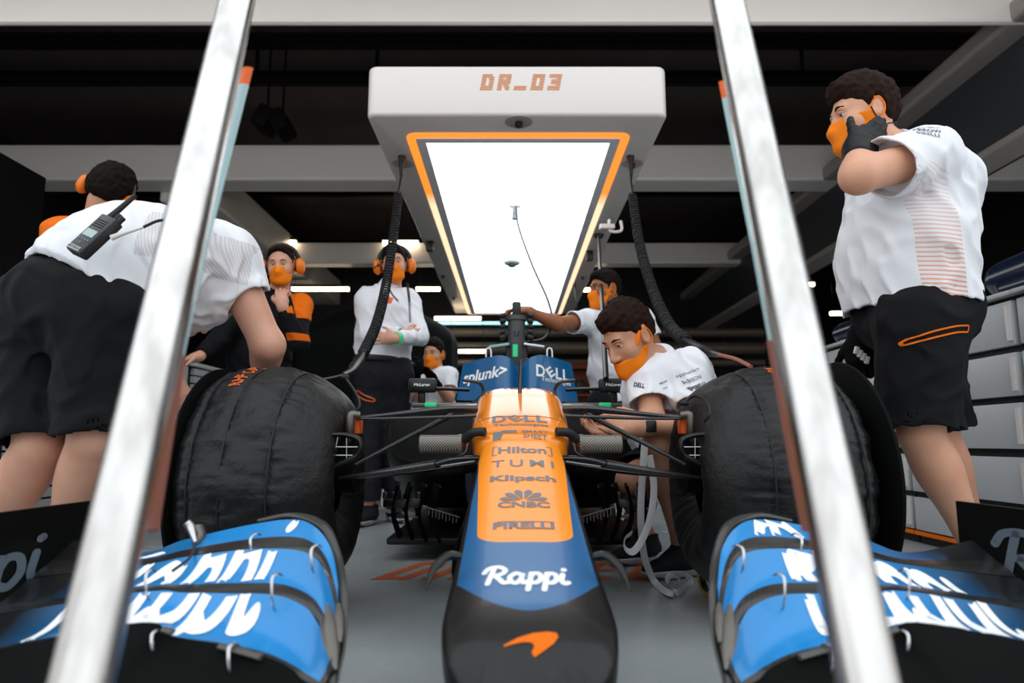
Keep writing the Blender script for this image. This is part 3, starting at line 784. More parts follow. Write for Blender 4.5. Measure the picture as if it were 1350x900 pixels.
b = nb(); loft(b, interp([(3.15, .24, .74, .5, .1, 3, 3), (3.7, .3, .84, .45, .1, 2.5, 3), (4.4, .26, .84, .4, .1, 2.2, 3), (5.4, .12, .5, .35, .1, 2, 3)], 20), 40); obj('engine_cover', b, Mt('cover_blue', '#0f1d33', .35), car)
EC = car.children[-1] if False else None
# seam between nose and monocoque
b = nb()
pts = []
NB = bvh_of([nose]); CB = bvh_of([chassis]); NCB = bvh_of([nose, chassis])
for k in range(41):
    xx = XC-.125+.25*k/40; h = CB.ray_cast(Vector((xx, 2.075, 1.2)), Vector((0, 0, -1)))
    if h[0]: pts.append(h[0]+Vector((0, 0, .0003)))
tube(b, pts, .0012, 6); obj('panel_seam', b, 'dark_ink', chassis)
# sponsors on the nose
def nosetext(nm, bm, yc, mat='nose_ink', tg=None, step=.008):
    return project(nm, bm, mat, (XC, yc, 1.0), (1, 0, 0), (0, 1, 0), tg or NCB, nose, step=step, off=.0009, reach=3)
def sc2(bm, sx, sy):
    for v in bm.verts: v.co.x *= sx; v.co.y *= sy
    return bm
def merge(a, bm, dx=0, dy=0, rot=0):
    c, s = math.cos(rot), math.sin(rot)
    me = bpy.data.meshes.new('x')
    for v in bm.verts: x_, y_ = v.co.x, v.co.y; v.co.x = x_*c-y_*s+dx; v.co.y = x_*s+y_*c+dy
    bm.to_mesh(me); bm.free(); a.from_mesh(me); bpy.data.meshes.remove(me); return a
def dell(bold=.03):
    a = widthfit(text2d('D', 1, bold), .8, 1); merge(a, widthfit(text2d('E', 1, bold), .62, .85), .92, .02, math.radians(38))
    merge(a, widthfit(text2d('L', 1, bold), .6, 1), 1.72, 0); merge(a, widthfit(text2d('L', 1, bold), .6, 1), 2.42, 0); return a
def ny(py):     # depth on the nose top under a given picture row
    r = ray(690, py); o = Vector((0, 0, CAMH)); h = NCB.ray_cast(o, Vector(r).normalized())
    return h[0].y
def band(nm, mk, py0, py1, px0, px1, **kw):
    ya, yb = ny(py1), ny(py0); yc = (ya+yb)/2; t = yc/ray(690, (py0+py1)/2)[1]
    bm = widthfit(mk, (px1-px0)*t, (yb-ya)); 
    dx = ((px0+px1)/2-CX)*t-XC
    for v in bm.verts: v.co.x += dx
    nosetext(nm, bm, yc, **kw)
band('lettering', dell(), 547, 556, 649, 721)
band('lettering', text2d('Technologies', 1, .02), 558, 562, 650, 723)
arrow = poly2d([[(0, 0), (1, 0), (1.35, .5), (3, .5), (3, .95), (1.2, .95), (1.0, .75), (0, .75)]])
for v in arrow.verts: v.co.x *= 1
band('emblem', arrow, 567, 577, 650, 681)
band('lettering', text2d('SMART\nSHEET', 1, .02), 567, 577, 688, 723)
hil = widthfit(text2d('Hilton', 1, .03), 2.9, .7)
for a_, b_, c_, d_ in ((-1.8, -1.72, -.5, .5), (1.72, 1.8, -.5, .5), (-1.8, -1.5, .44, .5), (1.5, 1.8, .44, .5), (-1.8, -1.5, -.5, -.44), (1.5, 1.8, -.5, -.44)):
    merge(hil, poly2d([[(a_, c_), (b_, c_), (b_, d_), (a_, d_)]]))
band('lettering', hil, 587, 599, 649, 728)
band('lettering', text2d('TUMI', 1, .01, spacing=1.4), 606, 615, 648, 730)
band('lettering', text2d('Klipsch', 1, .035), 626, 636, 646, 733)
pk = nb()
for k in range(6):
    a = math.radians(12+k*31.2); ca, sa = math.cos(a), math.sin(a); pts = []
    for q in range(15):
        t = q/14; l = .25+.75*math.sin(t*PI)**.5 if False else None
    pol = [(.12, 0)]+[(.45+.55*math.sin(u*PI/2+PI/4*0)*1.0 if False else .75+.25*math.cos(u), 0.17*math.sin(u)) for u in np.linspace(-PI/2, PI/2, 9)]
    merge(pk, poly2d([pol]), 0, 0, a)
band('emblem', pk, 646, 660, 659, 721)
band('lettering', text2d('CNBC', 1, .04), 661, 669, 656, 725)
pir = widthfit(text2d('PIRELLI', 1, .04), 3, .8)
merge(pir, poly2d([[(-1.3, .42), (1.55, .42), (1.55, .5), (-1.3, .5)]]))
band('lettering', pir, 687, 697, 650, 732)
RAPPI = [[(.6, 1.62), (.42, .9), (.22, .02)], [(-.05, 1.15), (.25, 1.58), (.9, 1.68), (1.3, 1.32), (1.05, .92), (.5, .78)], [(.6, .8), (.95, .4), (1.2, .05), (1.55, .1)],
    [(2.35, .85), (2.0, .98), (1.62, .62), (1.68, .15), (1.98, .0), (2.28, .35), (2.42, .92), (2.32, .3), (2.45, .02), (2.68, .15)],
    [(2.98, .98), (2.86, .2), (2.7, -.65)], [(2.9, .6), (3.15, .97), (3.5, .9), (3.55, .4), (3.22, .02), (2.88, .15)],
    [(3.98, .98), (3.86, .2), (3.7, -.65)], [(3.9, .6), (4.15, .97), (4.5, .9), (4.55, .4), (4.22, .02), (3.88, .15)],
    [(4.98, .95), (4.86, .3), (5.0, .02), (5.25, .15)], [(5.08, 1.42), (5.14, 1.46)]]
def rappi(w=.3): return stroke2d(RAPPI, w)
band('lettering', rappi(.36), 745, 780, 634, 752, mat='white_ink')
sw = poly2d([[(-1.25, -.35), (-.6, .05), (.1, .33), (.75, .42), (1.15, .36), (1.22, .12), (1.0, -.25), (.55, -.62), (.1, -.95), (-.02, -.72), (.12, -.42), (0, -.22), (-.4, -.2), (-.9, -.32), (-1.22, -.42)]])
band('emblem', sw, 833, 867, 664, 737, mat='orange_ink' if False else 'jacket_orange')
# nose camera pods (horn shaped)
for s in (0, 1):
    P = [at(606, 733, 1.17), at(589, 733, 1.16), at(572, 750, 1.14), at(561, 779, 1.12)]
    if s: P = [mir(p) for p in P]
    b = nb(); tube(b, P, [.010, .012, .010, .009, .006, .002], 12, smooth=8, flat=(1, .6)); obj('nose_winglet', b, 'carbon_plain', car)
# sensor stalks and pitot mast on the monocoque
for s in (0, 1):
    P = [at(637, 524, 2.38), at(637, 512, 2.38), at(630, 504, 2.36), at(611, 501, 2.34)]
    if s: P = [mir(p) for p in P]
    b = nb(); tube(b, P, .0055, 10, smooth=6); obj('sensor_stalk', b, 'dark_metal', car)
b = nb(); tube(b, [at(685, 531, 2.3), at(686, 500, 2.32), at(687, 474, 2.34)], [.0075, .006, .0035], 10); lathe(b, [(.009, 0), (.009, .01)], at(685, 531, 2.3), 'Z', 12)
obj('pitot_mast', b, 'dark_metal', car)
b = nb(); p = at(677, 524, 2.33); tube(b, [p, p+Vector((0, 0, .014))], [.004, .002], 8); obj('antenna', b, 'black_plastic', car)
# ------------------------------------------------------------------ cockpit cover (two curved blue panels)
mb = M['cover'] = Mt('cover_paint', '#0d5f94', .3, coat=.3)
def coverhalf(s):
    rows = []; D = 3.25
    top = [(684, 479), (676, 472), (668, 467), (655, 464.5), (640, 466), (622, 469), (605, 472)]
    if s: top = [(686, 479), (694, 472), (703, 467), (716, 464), (730, 465.5), (745, 468), (760, 471)]
    bot = [(684, 529), (676, 529), (668, 528), (655, 527), (640, 526), (620, 525), (597, 523)]
    if s: bot = [(686, 529), (694, 529), (703, 528), (716, 527), (732, 527), (750, 527), (768, 526)]
    T = catmull([at(x, y, D) for x, y in top], 6); B_ = catmull([at(x, y, D) for x, y in bot], 6)
    n = len(T)
    for j in range(9):
        v = j/8; r = []
        for k in range(n):
            u = k/(n-1); p = B_[k].lerp(T[k], v); p.y += .30*(1-math.sin(min(u*2.2, 1)*PI/2))*.35+u*u*.22+.05*v; r.append(p)
        rows.append(r)
    bm = nb(); gridmesh(bm, rows); solid(bm, .008, (0, -1, 0)); return bm
cv0 = obj('cockpit_cover', coverhalf(0), 'cover', car); cv1 = obj('cockpit_cover', coverhalf(1), 'cover', car)
def facetext(nm, bm, px, py, D, W, H, tg, par, mat='white_ink', rot=0):
    bm = widthfit(bm, W, H)
    for v in bm.verts: x_, y_ = v.co.x, v.co.y; v.co.y = y_+x_*rot
    c = at(px, py, D); return project(nm, bm, mat, (c.x, c.y-.4, c.z), (1, 0, 0), (0, 0, 1), [tg], par, step=.02, off=.002, reach=3)
facetext('lettering', text2d('splunk>', 1, .03, shear=.2), 638, 493, 3.3, .225, .075, cv0, cv0, rot=.12)
facetext('lettering', dell(), 730, 489, 3.3, .17, .062, cv1, cv1, rot=-.09)
facetext('lettering', text2d('Technologies', 1, .01), 735, 501, 3.3, .155, .03, cv1, cv1, rot=-.12)
for px, par in ((644, cv0), (724.5, cv1)):
    b = nb(); p = at(px, 468, 3.38); tube(b, [p+Vector((-.012, 0, -.01)), p+Vector((-.01, 0, .03)), p+Vector((.01, 0, .03)), p+Vector((.014, 0, -.01))], .004, 8, smooth=5); obj('loop_handle', b, 'white_ink', par)
# cooling blower on the roll hoop
t = empty('cooling_blower', at(680, 455, 3.9), 'black cylindrical blower standing on the car behind the blue cockpit cover', 'blower')
D = 3.9; cb = at(681, 476, D); ctp = at(681, 416, D)
def cyl(bm, a, b_, r, n=28): tube(bm, [a, b_], r, n, up=(0, 1, 0))
b = nb(); lathe(b, [(.0, 0), (.046, 0), (.05, .02), (.05, ctp.z-cb.z-.03), (.062, ctp.z-cb.z-.03), (.062, ctp.z-cb.z-.005), (.03, ctp.z-cb.z), (0, ctp.z-cb.z)], cb, 'Z', 32, cap=False); obj('body', b, Mt('blower_grey', '#4c4d4f', .4, .3), t)
b = nb(); bx(b, ctp+Vector((0, 0, .035)), (.05, .05, .09), bev=.012); obj('handle', b, 'black_plastic', t)
for s in (-1, 1):
    b = nb()
    for k in range(5): bx(b, cb+Vector((s*.08, .02, .14+k*.032)), (.035, .07, .022), Matrix.Rotation(s*.35, 3, 'Y'), .006)
    obj('side_vent', b, 'black_plastic', t)
    b = nb(); bx(b, cb+Vector((s*.1, -.02, .085)), (.12, .06, .016), Matrix.Rotation(s*.15, 3, 'Y'), .004); obj('side_bracket', b, Mt('teal_bracket', '#93b7b7', .4) if s < 0 else 'steel', t)
b = nb(); bx(b, cb+Vector((-.008, -.052, .055)), (.028, .006, .07)); obj('green_tag', b, 'green', t)
bm = text2d('U', .045, .002)
for v in bm.verts: v.co = Vector((v.co.x+cb.x, cb.y-.053, v.co.y+cb.z+.15))
obj('lettering', bm, 'black_plastic', t, smooth=False)
for s in (-1, 1):
    b = nb(); tube(b, [cb+Vector((s*.05, 0, .1)), cb+Vector((s*.05, 0, -.02))], .012, 10); obj('leg', b, 'dark_metal', t)
b = nb(); bx(b, (cb.x, 3.9, cb.z-.05), (.14, .1, .14), bev=.02); obj('roll_hoop', b, 'carbon_plain', car)
# ------------------------------------------------------------------ suspension, ducts (left side, mirrored for the right)
def both(fn):
    for s in (0, 1): fn((lambda p: mir(p)) if s else (lambda p: p), s)
def arm(nm, pts, radii, mat='carbon', flat=(1, .45), n=14, sm=6, par=None):
    def f(m, s):
        b = nb(); tube(b, [m(p) for p in pts], radii, n, smooth=sm, flat=flat, up=(0, 0, 1)); obj(nm, b, mat, par or car)
    both(f)
arm('upper_wishbone', [at(628, 539, 2.12), at(590, 539, 2.1), at(530, 545, 2.08), at(470, 551, 2.06)], [.030, .028, .018, .010])
arm('upper_wishbone', [at(628, 535, 2.5), at(560, 542, 2.32), at(472, 550, 2.09)], [.022, .018, .010])
arm('push_rod', [at(597, 546, 2.16), at(468, 612, 2.08)], [.011, .012, .007], flat=(1, .8), sm=0)
arm('lower_wishbone', [at(636, 603, 1.98), at(600, 605, 1.98), at(575, 611, 1.99)], [.017, .017, .02], mat='dark_metal')
arm('lower_wishbone', [at(577, 611, 1.99), at(520, 620, 2.02), at(448, 630, 2.04)], [.030, .026, .012], flat=(1, .42))
arm('lower_wishbone', [at(628, 610, 2.45), at(540, 622, 2.3), at(452, 630, 2.08)], [.022, .02, .012])
arm('track_rod', [at(628, 548, 2.0), at(540, 551, 2.03), at(474, 552, 2.05)], [.008, .008, .006], flat=(1, .6))
def canister(m, s):
    a, c = m(at(553, 585, 2.0)), m(at(609, 585, 2.0)); d = (c-a).normalized(); L = (c-a).length
    b = nb(); lathe(b, [(.02, 0), (.026, .003), (.026, L-.01), (.028, L-.01), (.028, L), (.018, L+.004)], a, d, 32); o = obj('carbon_canister', b, 'carbon_light', car)
    b = nb(); tube(b, [m(at(607, 586, 2.0)), m(at(615, 577, 1.98)), m(at(625, 570, 1.96)), m(at(640, 569, 1.95))], .013, 12, smooth=6); obj('hose', b, 'rubber', o)
    b = nb(); tube(b, [m(at(606, 588, 2.0)), m(at(612, 581, 1.99))], .0175, 12); obj('hose_clamp', b, Mt('copper', '#8c5136', .4, .6), o)
    b = nb(); tube(b, [m(at(597, 604, 2.0)), m(at(613, 596, 1.98)), m(at(616, 584, 1.97))], .0025, 6, smooth=4); obj('wire', b, 'steel', o)
both(canister)
def upright(m, s):
    b = nb(); tube(b, [m(p) for p in (at(474, 547, 2.05), at(463, 547, 2.04), at(461, 560, 2.04), at(460, 574, 2.05), at(452, 590, 2.08))], [.011, .013, .014, .014, .012], 14, smooth=5); obj('upright', b, 'bare_metal', car)
    b = nb(); bx(b, m(at(470, 561, 2.09)), (.03, .05, .05), bev=.006); obj('spacer', b, 'orange_ink', car)
    L = [(423, 577), (440, 573), (459, 574), (474, 581), (473, 598), (455, 608), (437, 617), (431, 640), (417, 647)]
    o = None
    b = nb(); tube(b, [m(at(x, y, 1.96)) for x, y in L], [.010, .010, .011, .012, .012, .010, .008, .007, .006], 10, smooth=6, flat=(1, .7)); o = obj('brake_duct', b, 'carbon_plain', car)
    for a_, c_ in (((446, 574), (437, 616)), ((457, 574), (457, 607)), ((425, 589), (474, 589)), ((425, 600), (470, 600))):
        b = nb(); tube(b, [m(at(*a_, 1.96)), m(at(*c_, 1.96))], .0014, 6); obj('grille_wire', b, 'steel', o)
    for k in range(7):
        b = nb(); tube(b, [m(at(415, 622+k*4.5, 1.97)), m(at(424, 622+k*4.5, 1.95))], .002, 6); obj('grille_fin', b, 'steel', o)
    b = nb(); tube(b, [m(at(408, 612, 2.13)), m(at(472, 612, 2.13))], .085, 24); obj('hub', b, 'black_matte', o)
both(upright)
# mirrors, sidepods, bargeboards, floor
def mirror_(m, s):
    c = m(at(557, 508, 3.0)); o = None
    b = nb(); bx(b, c, (.125, .05, .062), bev=.012); o = obj('wing_mirror', b, 'black_plastic', car)
    bm = widthfit(text2d('McLaren', 1, .02, shear=.2), .07, .013)
    for v in bm.verts: v.co = Vector((v.co.x+c.x, c.y-.0262, v.co.y+c.z+.002))
    obj('lettering', bm, 'white_ink', o, smooth=False)
    b = nb(); tube(b, [m(at(574, 512, 3.0)), m(at(600, 513, 3.05)), m(at(618, 514, 3.1))], .008, 8, smooth=4); obj('mirror_stay', b, 'carbon_plain', o)
    b = nb(); tube(b, [m(at(541, 530, 3.05)), m(at(546, 518, 3.02)), m(at(556, 512, 3.0))], .007, 8, smooth=5); obj('mirror_stay', b, 'steel', o)
    b = nb(); bx(b, m(at(556, 523, 3.02)), (.03, .04, .06), bev=.006); obj('mirror_mount', b, 'black_plastic', o)
    b = nb(); bx(b, m(at(568, 533.5, 2.95)), (.05, .03, .018), bev=.003); obj('marker_light', b, 'green', car)
    b = nb(); bx(b, m(at(582, 534, 2.98)), (.26, .03, .02), bev=.004); obj('sidepod_lip', b, 'bare_metal', car)
    sg = -1 if not s else 1
    st = [(3.12, .21, .64, .55, .44, 4, 3), (3.16, .24, .66, .52, .36, 4, 3), (3.5, .25, .67, .45, .2, 4, 3), (4.2, .2, .6, .4, .14, 3, 3), (5.2, .12, .4, .3, .1, 2, 2)]
    b = nb(); loft(b, interp(st, 18), 28)
    for v in b.verts: v.co.x += sg*(.36-.12*max(0, (v.co.y-3.5)/1.7))
    obj('sidepod', b, 'carbon_plain', car)
    for k in range(4):       # bargeboard vanes
        X0 = XC+sg*(.27+.055*k); Y0 = 2.42+.05*k; rows = []
        for j in range(7):
            z_ = .17+j*.033; rows.append([Vector((X0+sg*(.02*math.sin(j*.6)+.05*q*q), Y0+q*.28-.02*j, z_)) for q in [i/6 for i in range(7)]])
        b = nb(); gridmesh(b, rows); solid(b, .005); obj('bargeboard_vane', b, 'black_matte', car)
    b = nb()
    for k in range(5): bx(b, (XC+sg*(.36+k*.03), 2.5, .33), (.016, .012, .025), bev=.003)
    bx(b, (XC+sg*.42, 2.52, .30), (.14, .012, .03), bev=.005)
    obj('bracket', b, 'dark_metal', car)
    b = nb()
    pts = [at(505, 645, 2.7), at(505, 670, 2.65), at(530, 676, 2.6), at(555, 683, 2.6)]
    tube(b, [m(p) for p in pts], [.004, .008, .012, .004], 8, smooth=5, flat=(1, .3)); obj('floor_edge', b, 'bare_metal', car)
    b = nb()
    for k in range(9):
        p = m(at(566+k*4.5, 669+k*1.2+(k % 2)*2, 2.2)); tube(b, [p, p+Vector((0, -.01, -.022))], .002, 6)
    tube(b, [m(at(560, 668, 2.21)), m(at(606, 682, 2.19))], .003, 6)
    obj('floor_strake', b, 'dark_metal', car)
both(mirror_)
b = nb(); boxmm(b, (XC-.58, 3.1, .07), (XC+.58, 5.3, .1), .01); obj('floor_plank', b, 'carbon_plain', car)
b = nb(); loft(b, interp([(2.05, .06, .30, .2, .12, 2, 2), (2.3, .11, .35, .2, .09, 3, 3), (2.8, .17, .4, .2, .07, 3, 3), (3.3, .2, .4, .2, .07, 3, 3)], 14), 24); obj('keel', b, 'carbon_plain', car)
def turning(m, s):
    b = nb(); rows = []
    sg = -1 if not s else 1
    for j in range(7):
        rows.append([Vector((XC+sg*(.14+.03*math.sin(j*.5)+.02*q), 1.75+q*.6, .10+j*.035)) for q in [i/6 for i in range(7)]])
    gridmesh(b, rows); solid(b, .005); obj('turning_vane', b, 'black_matte', car)
both(turning)
b = nb()
for s in (-1, 1):
    boxmm(b, (XC+s*.085-.006, .98, .09), (XC+s*.085+.006, 1.4, .2))
obj('wing_pylon', b, 'carbon_plain', car)
b = nb(); boxmm(b, (XC-.3, .94, .085), (XC+.3, 1.16, .10), .005); obj('front_wing_centre', b, 'carbon_plain', car)
# jack stand keeping the car off the ground
t = empty('jack_stand', (XC, 2.9, 0), 'black low stand under the racing car', 'stand')
b = nb(); boxmm(b, (XC-.2, 2.8, 0), (XC+.2, 3.2, .069), .01); obj('base', b, 'black_matte', t)
# ------------------------------------------------------------------ front wing
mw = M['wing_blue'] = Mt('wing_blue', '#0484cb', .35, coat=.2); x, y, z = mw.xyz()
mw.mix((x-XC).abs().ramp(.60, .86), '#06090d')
M['wing_carbon'] = carbon('wing_carbon', '#0b0c0d', '#26241f', 1/.003, .35, .3)
def curve(L): return catmull([at(*p) if len(p) == 3 and not isinstance(p, Vector) else Vector(p) for p in L], 8)
W_ = lambda x, y, z: Vector((XC+x, y, z))
T = [(449, 815, 1.06), (445, 765, 1.13), (436, 722, 1.21), (415, 694, 1.27), (385, 684.5, 1.32), (327, 692, 1.36), (244, 711, 1.40), (185, 728, 1.43), W_(-.97, 1.52, .31)]
A_ = [(447, 822, 1.05), (440, 780, 1.1), (428, 748, 1.16), (412, 729, 1.2), (383, 722, 1.23), (327, 722, 1.26), (244, 732, 1.30), (185, 742, 1.32), W_(-.97, 1.40, .26)]
A2 = [(446, 828, 1.03), (439, 788, 1.08), (426, 750, 1.15), (411, 732, 1.19), (383, 724, 1.22), (327, 724, 1.25), (244, 734, 1.29), (185, 745, 1.31), W_(-.97, 1.39, .255)]
B1 = [(441, 870, 1.0), (434, 842, 1.03), (422, 816, 1.07), (402, 796, 1.1), (362, 781, 1.13), (300, 779.5, 1.15), (244, 778.6, 1.16), (180, 779, 1.17), W_(-.97, 1.25, .22)]
B2 = [(440, 876, .98), (432, 850, 1.01), (418, 820, 1.06), (401, 799, 1.09), (362, 784, 1.12), (300, 782, 1.14), (244, 781, 1.15), (180, 781, 1.16), W_(-.97, 1.24, .215)]
C1 = [(424, 906, .975), (412, 899, .98), (398, 893, .985), (383, 884, .99), (348, 868, 1.0), (296, 854, 1.01), (226, 843, 1.02), (167, 826, 1.03), W_(-.97, 1.10, .18)]
C2 = [(422, 908, .96), (410, 901, .965), (396, 893, .97), (383, 880, .98), (348, 864, .99), (296, 850, 1.0), (226, 838, 1.01), (167, 822, 1.02), W_(-.97, 1.09, .175)]
D1 = [W_(-.25, .92, .12), W_(-.28, .89, .115), W_(-.31, .875, .11), W_(-.35, .865, .11), W_(-.4, .86, .11), W_(-.5, .87, .11), W_(-.6, .88, .11), W_(-.7, .9, .11), W_(-.97, .95, .11)]
M['tape'] = Mt('grey_tape', '#4e4c48', .5)
def flap(LE, TE, frac, m, camber=.012, blue=True):
    L, T_ = curve(LE), curve(TE); n = len(L); nv = 14; rows = []
    for j in range(nv+1):
        v = j/nv; rr_ = []
        for k in range(n):
            p = L[k].lerp(T_[k], v); ch = (T_[k]-L[k]).length; c = math.sin(v*PI)
            p = p+Vector((0, .35, -1)).normalized()*min(camber, ch*.12)*c
            if v < .2: p = p+Vector((0, -.2, -1)).normalized()*.004*(1-v/.2)**2
            rr_.append(m(p))
        rows.append(rr_)
    bm = nb(); cut = max(1, round(frac*nv))
    gridmesh(bm, rows, mif=lambda j, k: 0 if (j < cut or k < 4 or not blue) else 1)
    solid(bm, .006)
    return bm
RT = rappi(.27)
def wing(m, s):
    fl = []
    for LE, TE, fr, cb_, nm, bl in ((D1, C2, 0, .01, 'main_plane', False), (C1, B2, .15, .014, 'front_wing_flap', True), (B1, A2, .28, .010, 'front_wing_flap', True), (A_, T, .42, .003, 'front_wing_flap', True)):
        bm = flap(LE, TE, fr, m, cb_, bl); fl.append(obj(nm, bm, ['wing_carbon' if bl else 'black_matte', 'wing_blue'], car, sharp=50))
    # writing across the flaps
    for f in fl[1:]:
        bm = RT.copy(); sg = -1 if not s else 1
        xs = [v.co.x for v in bm.verts]; mnx, mxx = min(xs), max(xs)
        for v in bm.verts: v.co.x = (v.co.x-(mnx+mxx)/2)/(mxx-mnx)*.375; v.co.y = (.07+(v.co.y-.97)*.125) if v.co.y > .97 else (.07-(.97-v.co.y)*.215 if v.co.y > 0 else -.138+v.co.y*.09)
        n_ = Vector((0, -.55, 1)).normalized(); up = Vector((0, 1, .55)).normalized()
        me_ = f.data; tb = BVHTree.FromPolygons([v.co for v in me_.vertices], [p.vertices[:] for p in me_.polygons if p.material_index == 1])
        o = project('lettering', bm, 'white_ink', Vector((XC+sg*.60, 1.20, .28)), (1, 0, 0), up, tb, f, step=.012, off=.0012, reach=1, maxd=.05)
        if not len(o.data.polygons): bpy.data.objects.remove(o)
    # inner tip edge and metal slot guides
    b = nb(); tube(b, [m(at(x, y, D)) for x, y, D in ((340, 686, 1.36), (385, 679, 1.34), (425, 693, 1.27), (444, 735, 1.19), (451, 786, 1.1), (450, 845, 1.03), (440, 895, .98), (436, 930, .95))], [.004, .006, .009, .010, .010, .010, .010, .010], 10, smooth=6, flat=(1, .45), up=(1, 0, 0)); obj('wing_tip_edge', b, 'wing_carbon', car)
    for (a_, c_, r_) in (((432, 797, 1.06), (443, 882, .96), .010), ((446, 795, 1.07), (449, 846, 1.0), .007), ((424, 815, 1.05), (437, 870, .97), .006)):
        b = nb(); p, q = at(*a_), at(*c_); tube(b, [m(p), m(p.lerp(q, .35)), m(p.lerp(q, .7)), m(q)], [.003, r_, r_*.9, .002], 10, smooth=5, flat=(1, .35)); obj('slot_guide', b, 'bare_metal', car)
    for (px, t0, t1, D_, f) in ((335, 705, 730, 1.27, 3), (415, 720, 755, 1.17, 3), (197, 753, 790, 1.16, 2), (363, 758, 803, 1.12, 2), (205, 832, 863, 1.02, 1), (306, 850, 890, 1.0, 1)):
        q = lambda dx, dy, dd: m(at(px+dx, dy, D_+dd))
        b = nb(); tube(b, [q(9, t0, .0), q(3, t0-2, -.01), q(-4, t0+3, -.02), q(-5, (t0+t1)/2, -.028), q(-3, t1-4, -.025), q(-1, t1, -.015)], [.0022, .0030, .0026, .0024, .0022, .0016], 8, smooth=5, flat=(1, .6))
        br = obj('slot_bracket', b, 'steel', fl[f])
        b = nb(); bx(b, q(11, t0+1, .0), (.026, .016, .007), bev=.002); obj('bracket_foot', b, 'bare_metal', br) if False else b.free()
    b = nb(); P = [m(at(x, y, D)) for x, y, D in ((345, 866, .985), (320, 859, .99), (290, 851, .995))]
    for sft in (0,): tube(b, P, .008, 10, flat=(1, .5))
    obj('tape_patch', b, 'tape', fl[1])
    b = nb(); P = [m(at(x, y, D)) for x, y, D in ((228, 833, 1.0), (215, 829, 1.0))]; tube(b, P, .008, 10, flat=(1, .5)); obj('tape_patch', b, 'tape', fl[1])
    # endplate
    sg = -1 if not s else 1; X0 = XC+sg*.995; rows = []
    for j in range(9):
        rr_ = []
        for k in range(17):
            v = k/16; Y = .78+v*.83; z0, z1 = .06, .385-.16*max(0, 1-v*4)**2
            rr_.append(Vector((X0+sg*.015*math.sin(v*3), Y, z0+(z1-z0)*j/8)))
        rows.append(rr_)
    b = nb(); gridmesh(b, rows); solid(b, .01, (-sg, 0, 0)); ep = obj('endplate', b, 'carbon_plain', car)
    bm = widthfit(RT.copy(), .52, .15); 
    project('lettering', bm, 'grey_ink', (XC+sg*.9, 1.23 if not s else 1.25, .27), (0, -sg, 0), (0, 0, 1), [ep], ep, step=.03, off=.002, reach=.6)
both(wing)
RT.free()
# clamp gripping the top flap
t = empty('spring_clamp', at(252, 705, 1.36), 'small silver clamp gripping the top edge of the left front wing flap', 'clamp')
b = nb(); tube(b, [at(246, 688, 1.36), at(252, 697, 1.36), at(258, 715, 1.34)], [.008, .009, .004], 10, smooth=4); obj('lever', b, 'steel', t)
b = nb(); tube(b, [at(262, 692, 1.38), at(266, 706, 1.37), at(255, 718, 1.34)], [.010, .008, .004], 8, smooth=4, flat=(1, .3)); obj('jaw', b, 'bare_metal', t)
b = nb(); tube(b, [at(257, 716, 1.33), at(250, 735, 1.26), at(228, 752, 1.19)], .0025, 6, smooth=5); obj('spring', b, 'dark_metal', t)
